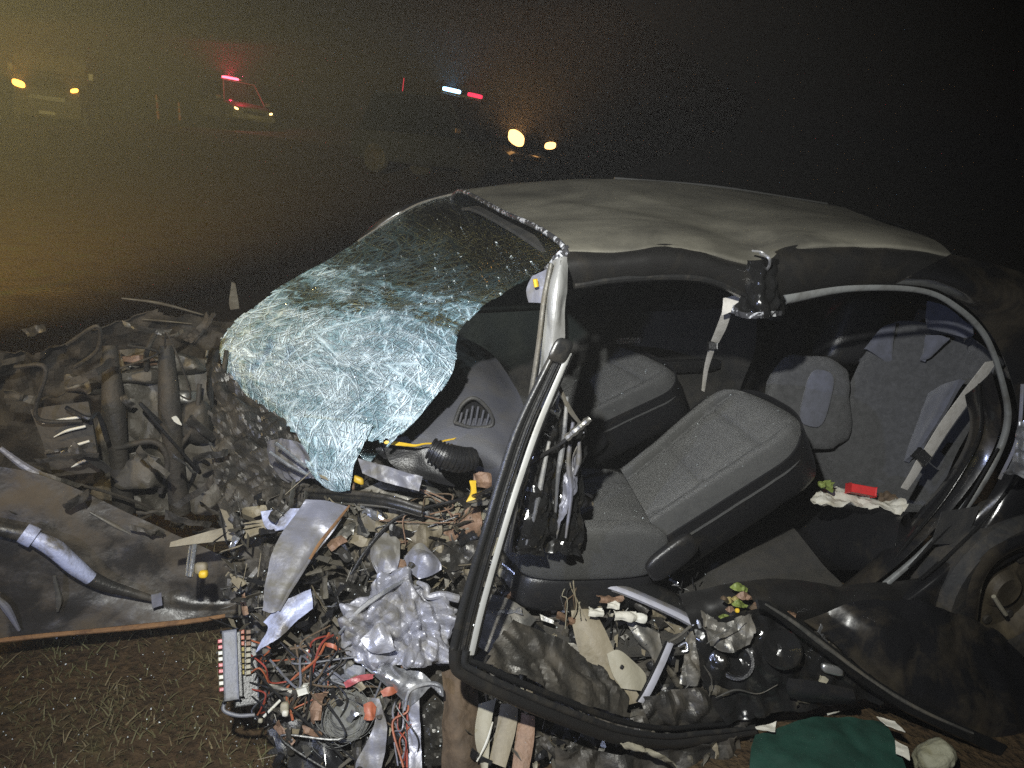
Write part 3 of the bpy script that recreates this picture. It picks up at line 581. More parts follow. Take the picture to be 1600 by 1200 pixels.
tube('far_a_pillar', [far_a[0]+(0, 0, -.01), far_a[1]+(.0, -.015, -.0), far_a[2]+(0, -.02, -.005), (-.62, -.66, .98), (-.42, -.70, .86)], [.02, .018, .018, .03, .04], 'black_paint', CAR, 40, 10)
grid('parcel_shelf', loft([[(-2.92, .56, .86), (-2.94, 0, .88), (-2.92, -.6, .86)], [(-3.0, .56, .97), (-3.0, 0, .99), (-2.98, -.56, .97)]], 12, 8), 'trim_grey', CAR, .01)

# ---- front seats
def unit(v): v = np.array(v, float); return v/np.linalg.norm(v)
def seat(name, label, bot_near, bot_far, top_near, top_far, parent, cush_len, th=.15):
    s = empty(name, (0, 0, 0)); s.parent = parent; s.location = -Vector(parent.location); s['label'] = label
    bn, bf, tn, tf = [np.array(q) for q in (bot_near, bot_far, top_near, top_far)]
    upv = unit((tn+tf)/2-(bn+bf)/2); side = unit(bn-bf); nrm = unit(np.cross(side, upv))
    if nrm[0] < 0: nrm = -nrm
    hgt = np.linalg.norm((tn+tf)/2-(bn+bf)/2)
    def pt(a, b, h): q = bf*(1-a)*(1-b)+bn*a*(1-b)+tf*(1-a)*b+tn*a*b; return q+nrm*h
    # padded front face with rounded shoulders
    nn, mm = 44, 52; S, T = np.meshgrid(np.linspace(-1, 1, nn), np.linspace(0, 1, mm)); G = np.zeros((mm, nn, 3))
    for i in range(mm):
        for k in range(nn):
            a, b = S[i, k], T[i, k]
            wid = 1-.30*max(0, (b-.72)/.28)**2.4-.06*(1-b); bb = b*(1-.10*abs(a)**3)
            hh = .075*(1-abs(a)**6)*(1-max(0, (b-.82)/.18)**3*.9)+.03*math.exp(-((abs(a)-.78)/.15)**2)*(1-b*.5)-.012*math.exp(-((abs(a)-.56)/.035)**2)*(b < .93)-.010*math.exp(-((b-.34)/.012)**2)*(abs(a) < .56)-.010*math.exp(-((b-.70)/.012)**2)*(abs(a) < .56)
            G[i, k] = pt(.5+.5*a*wid, bb, hh)
    if np.dot(gnormals(G)[26, 22], nrm) < 0: G = G[:, ::-1]
    G += nrm*(.003*fbm(G*9))[..., None]
    grid('backrest', G, 'seat_fabric', s, .02)
    # hard rear shell and its dark side
    GB = np.zeros((mm, nn, 3))
    for i in range(mm):
        for k in range(nn):
            a, b = S[i, k], T[i, k]; wid = 1.01-.28*max(0, (b-.72)/.28)**2.4-.06*(1-b)
            GB[i, k] = pt(.5+.5*a*wid, b*(1-.10*abs(a)**3)*1.0, .045-(th+.045)*(1-abs(a)**10)*(1-max(0, (b-.86)/.14)**4))
    if np.dot(gnormals(GB)[26, 22], nrm) > 0: GB = GB[:, ::-1]
    grid('backrest_shell', GB, 'black_plastic', s, .006)
    # cushion
    fw = unit(np.array([1, 0, .10])); c = (bn+bf)/2+fw*cush_len*.5+np.array([0, 0, -.035]); sd = unit(side*[1, 1, 0]); w = np.linalg.norm(bn-bf)/2
    superbox('cushion', c, fw, sd, np.cross(fw, sd), (cush_len*.52, w*.78, .075), 'seat_bolster', s, .45, 16, disp=.03)
    for sg in (-1, 1): superbox('bolster', c+sd*sg*w*.84+(0, 0, .012), fw, sd, np.cross(fw, sd), (cush_len*.50, w*.22, .085), 'seat_bolster', s, .55, 12)
    superbox('seat_base', c+(0, 0, -.12), fw, sd, np.cross(fw, sd), (cush_len*.5, w*.98, .07), 'black_plastic', s, .35, 10)
    superbox('recliner_cover', bn+unit(side)*.02-upv*.0+nrm*.0, upv, nrm, side, (.085, .045, .018), 'black_plastic', s, .6, 10)
    return s
bn, bf = Y(1046, 864, .58), Y(980, 748, .17)
tn, tf = Y(1310, 690, .56), Y(1150, 600, .16)
seat('front_seat', 'near front seat, grey cloth, leaning back', bn, bf, tn, tf, CAR, .46)
bn2, bf2 = Y(912, 696, -.15), Y(842, 640, -.55); tn2, tf2 = Y(1100, 604, -.17), Y(965, 540, -.55)
seat('front_seat', 'far front seat, grey cloth', bn2, bf2, tn2, tf2, CAR, .42, .16)
superbox('centre_console', (-1.35, -.0, .36), (1, 0, 0), (0, 1, 0), (0, 0, 1), (.34, .075, .10), 'black_plastic', CAR, .3, 12)

g = np.random.default_rng(15)
for so_ in [o for o in list(CAR.children) if o.name.startswith('front_seat')]:
    V = []; Fs = []
    for ch in so_.children:
        if ch.name.startswith('backrest') and 'shell' not in ch.name or ch.name.startswith('cushion'):
            vs = np.array([v.co[:] for v in ch.data.vertices]); ns = np.array([v.normal[:] for v in ch.data.vertices]); ok = np.where((ns@unit(P-vs.mean(0))) > .3)[0]
            for i in g.choice(ok, 70):
                c_ = vs[i]+ns[i]*.002+g.normal(size=3)*.004; q = g.normal(size=(4, 3)); q /= np.linalg.norm(q, axis=1, keepdims=True); b0 = len(V); V += list(c_+q*.0028*g.uniform(.5, 1.3)); Fs += [[b0, b0+1, b0+2], [b0, b0+2, b0+3], [b0, b0+3, b0+1], [b0+1, b0+3, b0+2]]
    mat('seat_glass', (.5, .55, .55), .12, .2) if 'seat_glass' not in MATS else None
    tag(link('glass_crumbs', V, Fs, 'seat_glass', so_, False), kind='stuff')

# ---- rear bench
rb_ = empty('rear_seat', (0, 0, 0)); rb_.parent = CAR; rb_.location = -Vector(CAR.location); rb_['label'] = 'rear bench with grey cloth and pale blue panels'
def cushion(name, rows, material, parent, n=40, m=40, puff=.0, th=.06):
    G = loft(rows, n, m); N_ = gnormals(G); S, T = np.meshgrid(np.linspace(-1, 1, n), np.linspace(-1, 1, m))
    if np.dot(N_[m//2, n//2], P-G[m//2, n//2]) < 0: G = G[:, ::-1]; N_ = gnormals(G)
    G = G+N_*(puff*(1-np.abs(S)**5)*(1-np.abs(T)**5)+.004*fbm(G*7))[..., None]
    return grid(name, G, material, parent, th)
cushion('backrest', [PY((1216, 640, -.02), (1222, 585, -.02), (1262, 556, -.02), (1300, 590, 0), (1330, 600, .02)), PY((1240, 690, .0), (1270, 650, .02), (1290, 630, .04), (1320, 640, .06), (1350, 640, .08)), PY((1290, 760, .04), (1310, 720, .08), (1330, 700, .1), (1350, 700, .12), (1380, 700, .14)), PY((1320, 820, .1), (1340, 790, .12), (1350, 780, .14), (1370, 780, .16), (1395, 780, .18))], 'rear_fabric', rb_, puff=.03)
cushion('backrest', [PY((1345, 560, .02), (1392, 506, .02), (1450, 505, .10), (1510, 522, .20), (1560, 560, .34)), PY((1320, 630, .05), (1385, 610, .1), (1440, 610, .16), (1490, 620, .24), (1530, 640, .34)), PY((1330, 720, .10), (1390, 710, .16), (1430, 710, .22), (1465, 715, .28), (1490, 720, .34)), PY((1350, 800, .16), (1390, 800, .2), (1420, 800, .25), (1440, 800, .3), (1460, 800, .34))], 'rear_fabric', rb_, puff=.035)
cushion('blue_panel', [PY((1350, 545, .055), (1378, 512, .055), (1400, 505, .06)), PY((1358, 548, .065), (1380, 540, .07), (1396, 535, .08)), PY((1385, 566, .085), (1390, 566, .09), (1394, 564, .095))], 'pale_blue', rb_, 16, 16, .01, .02)  # pale blue panels laid over the backrests
cushion('blue_panel', [PY((1448, 470, .22), (1480, 480, .27), (1520, 512, .36)), PY((1446, 500, .22), (1480, 505, .27), (1520, 525, .35)), PY((1450, 514, .22), (1480, 520, .27), (1506, 528, .34))], 'pale_blue', rb_, 16, 16, .012, .02)
cushion('blue_panel', [PY((1446, 524, .17), (1470, 524, .2), (1484, 530, .22)), PY((1442, 550, .17), (1454, 548, .19), (1466, 546, .2)), PY((1438, 564, .17), (1442, 562, .18), (1446, 560, .18))], 'pale_blue', rb_, 16, 16, .01, .02)
hr = superbox('head_restraint', Y(1264, 628, .03), unit(CR-.15*CU), unit(CU+.15*CR), -CF, (.150, .185, .07), 'rear_fabric', rb_, .75, 20, disp=.03)
superbox('restraint_panel', Y(1268, 622, .052)-CF*.05, unit(CR-.25*CU), unit(CU+.25*CR), -CF, (.050, .105, .012), 'pale_blue', rb_, .6, 12)
cushion('blue_panel', [PY((1450, 615, .2), (1475, 600, .26), (1500, 592, .33)), PY((1430, 670, .22), (1455, 655, .28), (1470, 650, .33)), PY((1412, 720, .24), (1425, 712, .28), (1435, 705, .31))], 'pale_blue', rb_, 16, 16, .012, .02)
cushion('bench', [PY((1250, 800, -.1), (1330, 790, .2), (1420, 800, .5)), PY((1220, 815, -.06), (1310, 808, .26), (1408, 812, .56)), PY((1215, 840, .0), (1300, 850, .3), (1398, 850, .6)), PY((1230, 880, .0), (1300, 890, .3), (1380, 890, .58))], 'black_plastic', rb_, puff=.02)
superbox('shadow_block', Y(1330, 512, -.1), unit(CR), unit(CU+.4*CR), -CF, (.10, .16, .10), 'black_plastic', rb_, .5, 12)  # black block in place of the shadow between the rear backrests

# ---- dashboard pushed back, with the triangular vent
db = crumpled('dashboard', [PY((700, 520, -.35), (760, 552, -.22), (805, 612, .02), (830, 668, .2)), PY((690, 575, -.1), (745, 590, .02), (790, 640, .12), (822, 694, .24)), PY((650, 640, .1), (710, 640, .14), (770, 668, .2), (808, 716, .28)), PY((590, 690, .2), (690, 694, .22), (748, 706, .26), (792, 735, .32)), PY((600, 712, .16), (690, 720, .17), (742, 735, .2), (782, 765, .26))], 'dash_grey', CAR, .006, 5, 60, 60, .012, 1, kind='f')
vc = Y(740, 646, .205); vr, vu = unit(CR), unit(CU)
tri = [(710, 660), (722, 632), (742, 622), (764, 642), (768, 664), (738, 668)]
tube('vent_rim', [Y(u, v, .215) for u, v in tri+tri[:1]], .006, 'trim_grey', db, 60, 8)
link('vent_recess', [Y(u, v, .19) for u, v in tri], [list(range(6))], 'black_plastic', db, False)
for k in range(6):
    u0 = 718+k*8.5; v1 = 628+abs(k-2.4)*5.2
    tube('vent_slat', [Y(u0-1, 664, .214), Y(u0+4, v1+4, .214)], .0038, 'dash_grey', db, 6, 6)

# ---- windscreen
wsr = [PY((727, 299, -.56), (764, 320, -.28), (805, 343, .02), (846, 365, .29), (884, 387, .55)),
 PY((655, 319, -.585), (700, 345, -.32), (752, 375, -.02), (800, 404, .26), (846, 424, .52)),
 PY((590, 356, -.60), (640, 385, -.34), (694, 412, -.05), (745, 440, .24), (796, 455, .48)),
 PY((500, 410, -.60), (560, 432, -.36), (622, 452, -.08), (690, 466, .2), (750, 488, .44)),
 PY((425, 458, -.61), (495, 478, -.38), (575, 484, -.10), (650, 500, .18), (718, 528, .40)),
 PY((362, 508, -.61), (440, 530, -.36), (535, 540, -.10), (625, 555, .16), (708, 580, .37)),
 PY((337, 542, -.58), (430, 575, -.32), (520, 595, -.08), (600, 605, .16), (678, 624, .37)),
 PY((350, 592, -.50), (430, 622, -.26), (505, 640, -.04), (575, 650, .18), (640, 666, .38)),
 PY((386, 648, -.38), (430, 668, -.18), (490, 684, .02), (545, 690, .2), (596, 706, .38))]
G = loft(wsr, 150, 190); N_ = gnormals(G)
if np.dot(N_[120, 75], P-G[120, 75]) < 0: G = G[:, ::-1]; flip = True
else: flip = False
N_ = gnormals(G); vvv = np.linspace(0, 1, 190)[:, None]
G = G+N_*((.012*fbm(G*3.0)+.005*crumple(G*2.6)+.0008*fbm(G*45))*np.clip((vvv-.08)*3, 0, 1))[..., None]
if flip: G = G[:, ::-1]
S_, T_ = np.meshgrid(np.linspace(0, 1, 149), np.linspace(0, 1, 189)); nz = vnoise(G[:-1, :-1]*16)+.5*vnoise(G[:-1, :-1]*40)
kp = (T_ < 1-.035*(.6+nz)) & (S_ < 1-.012*(.4+nz)) & ~((T_ > .5) & (S_ < .014*(.5+nz)))
ws = grid('windscreen', G, 'shattered_glass', CAR, 0, keep=kp)
tg = crumpled('windscreen_tongue', [PY((452, 650, -.02), (512, 656, .10), (582, 664, .26)), PY((474, 705, .12), (512, 712, .2), (556, 722, .31)), PY((486, 740, .17), (516, 742, .24), (550, 748, .32)), PY((512, 766, .22), (528, 769, .27), (546, 766, .33))], 'shattered_glass', ws, .004, 18, 40, 40, 0)
u_ = tg.data.uv_layers[0].data
for d_ in u_: d_.uv = (d_.uv[0]*.3+.3, .78+.2*d_.uv[1])
crumpled('windscreen_shard', [PY((556, 700, .33), (596, 704, .36)), PY((566, 716, .34), (584, 716, .36)), PY((572, 726, .35), (576, 727, .355))], 'shattered_glass', ws, .002, 18, 12, 12, 0)
# black enamel border along the top and the far edge, and the chipped glass at the near corner
tube('screen_seal', [p for p in G[:64:8, 0]], [.006, .005, .003], 'grey_metal', ws, 40, 6)
crumpled('broken_corner', [PY((846, 420, .53), (870, 395, .56), (888, 380, .575)), PY((852, 430, .54), (876, 404, .57), (892, 392, .58))], 'chipped_edge', ws, .008, 30, 30, 14, .003, 3, .03)
g = np.random.default_rng(5)
ii = g.integers(20, 188, 170); jj = g.integers(2, 148, 170); V = []; Fs = []
for i, j in zip(ii, jj):
    c = G[i, j]+(P-G[i, j])/np.linalg.norm(P-G[i, j])*.004; q = g.normal(size=(4, 3)); q /= np.linalg.norm(q, axis=1, keepdims=True); b0 = len(V); V += list(c+q*.0035*g.uniform(.5, 1.2)); Fs += [[b0, b0+1, b0+2], [b0, b0+2, b0+3], [b0, b0+3, b0+1], [b0+1, b0+3, b0+2]]
mat('glass_crumb', (.85, .92, .92), .15, .3)
tag(link('glass_crumbs', V, Fs, 'glass_crumb', ws, False), kind='stuff')

# ---- near windscreen pillar, bent upright
ap = crumpled('a_pillar', [PY((864, 404, .57), (878, 396, .60), (892, 398, .59)), PY((852, 465, .60), (868, 462, .64), (884, 466, .62)), PY((843, 540, .62), (862, 538, .66), (880, 542, .64)), PY((836, 600, .63), (856, 600, .67), (876, 604, .65)), PY((830, 640, .64), (848, 640, .68), (872, 645, .66))], 'pillar_paint', CAR, .006, 9, 24, 60, .004, 2, .01)
crumpled('lower_pillar', [PY((828, 640, .63), (848, 640, .67), (872, 645, .65)), PY((815, 720, .64), (838, 720, .69), (866, 726, .66)), PY((806, 800, .66), (830, 806, .70), (858, 810, .68)), PY((800, 866, .66), (825, 870, .70), (850, 872, .69))], 'gloss_black', CAR, .010, 26, 30, 60, .004, 12, .015)
tube('pillar_flange', PY((861, 412, .60), (850, 465, .63), (841, 540, .65), (826, 640, .67), (808, 770, .69), (798, 862, .69)), .006, 'grey_metal', ap, 60, 8)
crumpled('pillar_trim', [PY((832, 432, .55), (856, 420, .58)), PY((824, 452, .55), (850, 452, .58)), PY((828, 472, .56), (846, 474, .59))], 'lavender', ap, .003, 15, 14, 14, .004)
tube('yellow_tag', PY((836, 436, .59), (838, 448, .592)), .006, 'yellow', ap, 6, 6)
crumpled('hinge_post', [PY((878, 610, .60), (896, 640, .63), (912, 668, .60)), PY((868, 700, .62), (892, 712, .66), (910, 720, .62)), PY((858, 780, .63), (886, 790, .67), (908, 800, .63)), PY((850, 860, .64), (880, 868, .68), (905, 872, .64))], 'gloss_black', CAR, .012, 26, 40, 60, .004, 4, .015)
for k, (pts, mtl) in enumerate([([(886, 620), (880, 690), (872, 740), (868, 800)], 'silver'), ([(895, 660), (888, 720), (892, 770), (884, 840)], 'lavender'), ([(858, 690), (848, 740), (836, 800), (822, 852)], 'silver'), ([(905, 690), (904, 720), (898, 742)], 'lavender'), ([(872, 600), (890, 640), (912, 668)], 'grey_metal')]):
    tube('torn_flange', PY(*[(u, v, .70) for u, v in pts]), [.004, .007, .003], mtl, CAR, 30, 6)
crumpled('post_edge', [PY((880, 745, .68), (900, 700, .68), (915, 668, .66)), PY((868, 850, .70), (884, 800, .70), (898, 760, .68))], 'lavender', CAR, .014, 16, 20, 34, .003, 6, .03)

# ---- near front door, folded down, its window frame standing up in front of the pillar
door = empty('front_door', (0, 0, 0)); door.parent = CAR; door.location = -Vector(CAR.location); door['label'] = 'near front door folded out and down, bare window frame upright'
fy = np.array([.74, .77, .80, .83, .85, .86])
Lf = [Y(u, v, y) for (u, v), y in zip([(864, 542), (806, 660), (776, 748), (752, 830), (718, 945), (701, 1020)], fy)]
Rf = [Y(u, v, y) for (u, v), y in zip([(893, 552), (849, 660), (818, 748), (792, 830), (760, 945), (742, 1022)], fy)]
for nm, a_, b_, mt, bu, li in (('outer_seal', -.02, .30, 'rubber', .007, .002), ('inner_seal', .28, .48, 'gloss_black', .004, -.003), ('seal_rib', .46, .54, 'rubber', .005, .003), ('glass_channel', .53, .74, 'gloss_black', .003, -.008), ('bright_strip', .73, .95, 'bright_strip', .0015, .004), ('frame_edge', .94, 1.06, 'gloss_black', .004, -.002)):
    band(nm, Lf, Rf, a_, b_, mt, door, bu, li, 70, 7, .012)
superbox('frame_top', Y(876, 548, .745), unit(Rf[0]-Lf[0]), unit(Lf[1]-Lf[0]), CF, (.024, .03, .014), 'rubber', door, .6, 10)
# bottom of the frame sweeps right
Lb = PY((701, 1012, .862), (703, 1042, .868), (722, 1062, .872), (800, 1100, .875), (880, 1133, .87), (960, 1160, .86), (1040, 1168, .85), (1110, 1160, .84), (1180, 1146, .83))
Rb = PY((742, 1016, .86), (738, 1030, .866), (752, 1036, .87), (810, 1062, .872), (890, 1094, .868), (965, 1122, .855), (1040, 1136, .845), (1105, 1132, .835), (1176, 1126, .825))
for nm, a_, b_, mt, bu, li in (('lower_seal', -.02, .5, 'rail_black', .010, .004), ('lower_edge', .48, .78, 'rubber', .006, .008), ('lower_channel', .76, 1.04, 'gloss_black', .004, -.002)):
    band(nm, Lb, Rb, a_, b_, mt, door, bu, li, 80, 7, .014, wob=.002)
crumpled('door_liner', [PY((755, 1030, .80), (830, 1066, .80), (900, 1100, .80), (985, 1122, .80)), PY((770, 1000, .74), (840, 1025, .75), (900, 1055, .76), (985, 1105, .77)), PY((800, 965, .68), (850, 985, .69), (900, 1010, .70), (975, 1080, .72))], 'dark_metal', door, .014, 15, 50, 40, .003, 14, .03)
# inner door panel with loudspeaker and handle
dp = crumpled('door_panel', [PY((1085, 985, .74), (1140, 960, .74), (1195, 948, .76), (1260, 985, .80), (1330, 1045, .84)), PY((1090, 1040, .78), (1150, 1020, .78), (1210, 1010, .80), (1280, 1030, .83), (1360, 1070, .86)), PY((1110, 1100, .82), (1180, 1080, .83), (1240, 1072, .84), (1310, 1075, .86), (1390, 1090, .88)), PY((1130, 1130, .84), (1190, 1118, .85), (1260, 1108, .86), (1330, 1098, .87), (1400, 1100, .89))], 'gloss_black', door, .017, 14, 80, 70, .006, 3, .012)
sp_ = Y(1222, 1014, .835); ax_s = unit(P-sp_+np.array([-.2, 0, .5]))
disc('loudspeaker', sp_, ax_s, .052, .02, 'gloss_black', door, prof=[(.0, -.02), (.052, -.02), (.055, .0), (.050, .006), (.044, .002), (.02, -.012), (.0, -.008)])
disc('speaker_ring', Y(1150, 1034, .795), unit(P-sp_+np.array([.2, 0, .3])), .05, .01, 'black_plastic', door, prof=[(.036, -.004), (.05, -.004), (.05, .006), (.042, .008), (.036, .002)])
superbox('door_handle', Y(1300, 1046, .865), unit(CR-.25*CU), unit(CU), -CF, (.032, .014, .010), 'aluminium', door, .6, 10)
crumpled('door_moulding', [PY((1180, 938, .80), (1210, 946, .81), (1250, 975, .83), (1300, 1012, .86), (1370, 1065, .89), (1440, 1105, .92), (1510, 1138, .95), (1570, 1165, .98)), PY((1184, 952, .82), (1206, 960, .83), (1244, 990, .85), (1294, 1028, .88), (1362, 1082, .91), (1432, 1122, .94), (1500, 1154, .97), (1560, 1182, 1.0))], 'gloss_black', door, .003, 12, 90, 12, .01, 2, kind='f')
tube('moulding_lip', PY((1196, 944, .83), (1240, 972, .85), (1300, 1018, .875), (1368, 1068, .90), (1440, 1110, .935), (1520, 1146, .965)), [.003, .0075, .006, .004], 'grey_metal', door, 60, 8)
for pts in ([(1104, 1006), (1122, 992), (1140, 984), (1162, 962)], [(1118, 1090), (1150, 1078), (1185, 1084), (1215, 1070)], [(1240, 1064), (1275, 1078), (1310, 1074), (1352, 1092)], [(1100, 1040), (1112, 1062), (1108, 1088)]):
    tube('torn_edge', PY(*[(u, v, .845) for u, v in pts]), [.001, .003, .0015, .001], 'grey_metal', door, 34, 6)
crumpled('arm_rest', [PY((1230, 1060, .86), (1275, 1066, .87), (1330, 1078, .885)), PY((1228, 1074, .875), (1275, 1082, .89), (1335, 1090, .90)), PY((1232, 1086, .87), (1280, 1094, .88), (1338, 1098, .89))], 'black_plastic', door, .004, 9, 24, 14, .006, 2, kind='f')
crumpled('torn_liner', [PY((1092, 950, .70), (1130, 968, .76), (1178, 952, .77)), PY((1098, 985, .76), (1135, 1000, .80), (1180, 985, .80)), PY((1104, 1010, .79), (1140, 1020, .82), (1176, 1008, .82))], 'grey_metal', door, .018, 20, 34, 30, .003, 31, .05)
crumpled('outer_skin', [PY((1250, 970, .70), (1350, 935, .72), (1450, 940, .74), (1560, 985, .76)), PY((1310, 1015, .80), (1400, 1000, .82), (1500, 1020, .83), (1620, 1060, .84)), PY((1400, 1085, .88), (1470, 1100, .90), (1540, 1110, .92), (1640, 1130, .93)), PY((1560, 1170, .95), (1600, 1185, .97), (1640, 1200, .98), (1700, 1230, 1.0))], 'black_paint', door, .008, 7, 90, 70, .005, 6, .02)
# sill
crumpled('sill', [PY((1060, 930, .60), (1200, 905, .62), (1330, 915, .64), (1460, 900, .66)), PY((1075, 965, .66), (1200, 940, .68), (1340, 945, .70), (1490, 960, .71)), PY((1090, 1010, .66), (1210, 1000, .68), (1340, 1000, .70), (1500, 1010, .70))], 'rail_black', CAR, .010, 8, 60, 30, .005, 2, kind='f')
tube('sill_edge', PY((1290, 1000, .735), (1340, 985, .735), (1400, 968, .74), (1440, 958, .74)), [.004, .01, .004], 'rail_black', CAR, 30, 8)

# ---- rear wheel
wc = np.array([-2.70, .66, .29])
w_ = disc('rear_wheel', wc, (0, 1, 0), .29, .18, 'tyre', CAR, 40, [(.17, -.09), (.26, -.09), (.29, -.06), (.29, .06), (.262, .09), (.19, .085), (.17, .07)])
rm = disc('rim', wc, (0, 1, 0), .18, .1, 'rim_dusty', w_, 32, [(0, .05), (.05, .055), (.07, .03), (.14, .03), (.165, .07), (.178, .075), (.178, 0)])
for k in range(8):
    a = k*2*math.pi/8+.3; d_ = np.array([math.cos(a), 0, math.sin(a)]); disc('vent_hole', wc+d_*.115+(0, .034, 0), (0, 1, 0), .016, .012, 'dark_matte', w_, 14)
tube('wheel_weight', [wc+np.array([.10, .085, .02]), wc+np.array([.055, .088, -.03]), wc+np.array([.03, .088, -.055])], .007, 'beige', w_, 10, 8)
band('wheel_arch', PY((1500, 985, .74), (1515, 900, .745), (1560, 850, .75), (1640, 830, .75), (1720, 860, .74)), PY((1525, 985, .745), (1538, 908, .75), (1575, 866, .755), (1640, 850, .755), (1710, 880, .745)), 0, 1, 'black_paint', CAR, .01, 0, 40, 8, .006)
# crushed edge of the rear door at the frame's right edge
crumpled('rear_door_edge', [PY((1590, 660, .84), (1612, 640, .86)), PY((1584, 710, .84), (1606, 700, .87)), PY((1566, 742, .83), (1604, 752, .86))], 'silver', CAR, .012, 24, 20, 30, .003, 2, .03)
tube('rear_door_trim', PY((1598, 600, .80), (1594, 660, .82), (1585, 700, .83), (1562, 748, .82)), .005, 'lavender', CAR, 24, 6)

# ================================================================== CRUSHED FRONT OF THE CAR
C_ = CAR
# bulkhead and engine bay mass behind everything
crumpled('bulkhead', [PH((330, 560, -.35), (420, 640, -.3), (520, 690, -.25), (640, 700, -.22), (760, 715, -.2), (860, 760, -.2), (930, 800, -.2)), PH((330, 680, -.3), (430, 740, -.2), (540, 770, -.16), (640, 780, -.14), (760, 790, -.12), (850, 820, -.12), (940, 860, -.12)), PH((340, 800, -.28), (430, 830, -.16), (540, 860, -.1), (650, 870, -.08), (760, 880, -.06), (860, 900, -.06), (960, 920, -.08)), PH((370, 930, -.25), (450, 940, -.12), (560, 960, -.06), (660, 980, -.04), (770, 980, -.02), (880, 985, -.02), (1000, 985, -.02)), PH((400, 1060, -.2), (480, 1060, -.1), (590, 1080, -.05), (690, 1090, -.02), (800, 1090, 0), (920, 1080, 0), (1080, 1060, .0)), PH((420, 1180, -.16), (500, 1190, -.08), (600, 1200, -.04), (700, 1200, -.0), (820, 1190, .02), (950, 1180, .03), (1120, 1150, .03))], 'dark_metal', C_, .024, 16, 170, 150, .004, 1, .01, oct=4)
# far wing and bonnet remains in the mist
crumpled('far_wing', [PY((-60, 560, -.70), (70, 545, -.70), (180, 500, -.70), (260, 480, -.72), (330, 496, -.72), (420, 500, -.70)), PY((-70, 600, -.74), (60, 580, -.75), (170, 560, -.76), (240, 540, -.76), (310, 560, -.76), (400, 560, -.72)), PY((-40, 640, -.76), (130, 640, -.76), (290, 650, -.74), (380, 640, -.7)), PY((-80, 760, -.72), (100, 760, -.72), (270, 760, -.72), (370, 740, -.68))], 'dark_matte', C_, .03, 8, 80, 70, .004, 3, .03)
tube('wing_edge', PY((190, 466, -.68), (250, 474, -.68), (318, 492, -.68)), [.003, .006, .003], 'dirt_metal', C_, 30, 8)
tube('wing_edge', PY((222, 499, -.68), (250, 501, -.68), (300, 506, -.68)), [.002, .004, .002], 'dirt_metal', C_, 20, 8)
crumpled('upright_shard', [PY((362, 440, -.6), (368, 442, -.6)), PY((358, 470, -.6), (372, 468, -.6)), PY((360, 484, -.6), (374, 482, -.6))], 'dirt_metal', C_, .004, 14, 10, 16, .003)
# engine, gearbox, ribbed cover
en = crumpled('engine_block', [PY((165, 550, -.42), (215, 545, -.4), (250, 555, -.4), (320, 560, -.38)), PY((160, 620, -.36), (210, 615, -.34), (260, 625, -.34), (325, 630, -.33)), PY((150, 700, -.32), (210, 695, -.3), (265, 700, -.3), (340, 710, -.28)), PY((140, 800, -.3), (200, 800, -.28), (270, 800, -.26), (350, 800, -.24))], 'engine_metal', C_, .02, 11, 60, 70, .01, 4)
for (u, v, w, h, y, mt) in ((207, 560, .055, .022, -.34, 'copper'), (212, 588, .05, .02, -.34, 'engine_metal'), (293, 565, .05, .03, -.33, 'engine_metal'), (290, 620, .04, .02, -.32, 'grey_metal'), (222, 735, .075, .06, -.22, 'engine_metal'), (130, 600, .05, .04, -.30, 'engine_metal'), (310, 660, .03, .05, -.28, 'dark_metal')):
    superbox('engine_casting', Y(u, v, y), unit(CR), unit(CU), -CF, (w, h, .05), mt, en, .45, 12, disp=.06)
for (u0, u1) in ((160, 195), (252, 278)):
    tube('dark_gap_tube', PY(((u0+u1)/2-6, 540, -.30), ((u0+u1)/2, 640, -.24), ((u0+u1)/2+8, 720, -.22), ((u0+u1)/2+16, 800, -.22)), [.022, .036, .028, .034], 'dark_matte', en, 50, 12)  # dark tubes stand in for the shaded gaps between engine parts
tube('engine_pipe', PY((180, 700, -.2), (240, 690, -.2), (262, 720, -.2), (250, 770, -.2)), .010, 'dark_matte', en, 30, 10)
tube('engine_pipe', PY((312, 600, -.25), (305, 660, -.22), (280, 700, -.22), (262, 740, -.2)), .008, 'dark_matte', en, 30, 10)
crumpled('bracket', [PY((268, 652, -.2), (276, 650, -.2), (284, 662, -.2)), PY((272, 658, -.2), (278, 662, -.2), (284, 664, -.2))], 'white_plastic', en, .002, 10, 8, 8, .004)
g = np.random.default_rng(31)
for k in range(34):
    u, v, y_ = g.uniform(-10, 345), g.uniform(490, 850), g.uniform(-.5, -.1); w, h = g.uniform(10, 60), g.uniform(2, 11); a = g.uniform(-.9, .9); ca, sa = math.cos(a), math.sin(a)
    if v > 700: y_ = g.uniform(-.1, .1)
    q_ = lambda x_, z_, yy: Y(u+x_*w*ca-z_*h*sa, v+x_*w*sa+z_*h*ca, y_+yy)
    crumpled('engine_scrap', [[q_(-1, -1, g.uniform(-.04, .04)), q_(0, -.8, .02), q_(1, -1, g.uniform(-.04, .04))], [q_(-.8, 1, 0), q_(0, .9, .02), q_(.9, .8, g.uniform(-.04, .04))]], ['dark_matte', 'dark_metal', 'dark_matte', 'engine_metal', 'dark_metal'][k % 5], en, .010, 18, 16, 10, .003, 200+k, .05)
for k in range(12):
    u, v, y_ = g.uniform(0, 340), g.uniform(520, 800), g.uniform(-.35, -.05); tube('engine_cable', [Y(u, v, y_), Y(u+g.uniform(-40, 60), v+g.uniform(-30, 40), y_+.04), Y(u+g.uniform(-60, 90), v+g.uniform(0, 80), y_), Y(u+g.uniform(-60, 120), v+g.uniform(30, 120), y_-.03)], g.uniform(.003, .009), ['dark_matte', 'black_plastic', 'dark_matte'][k % 3], en, 30, 7)
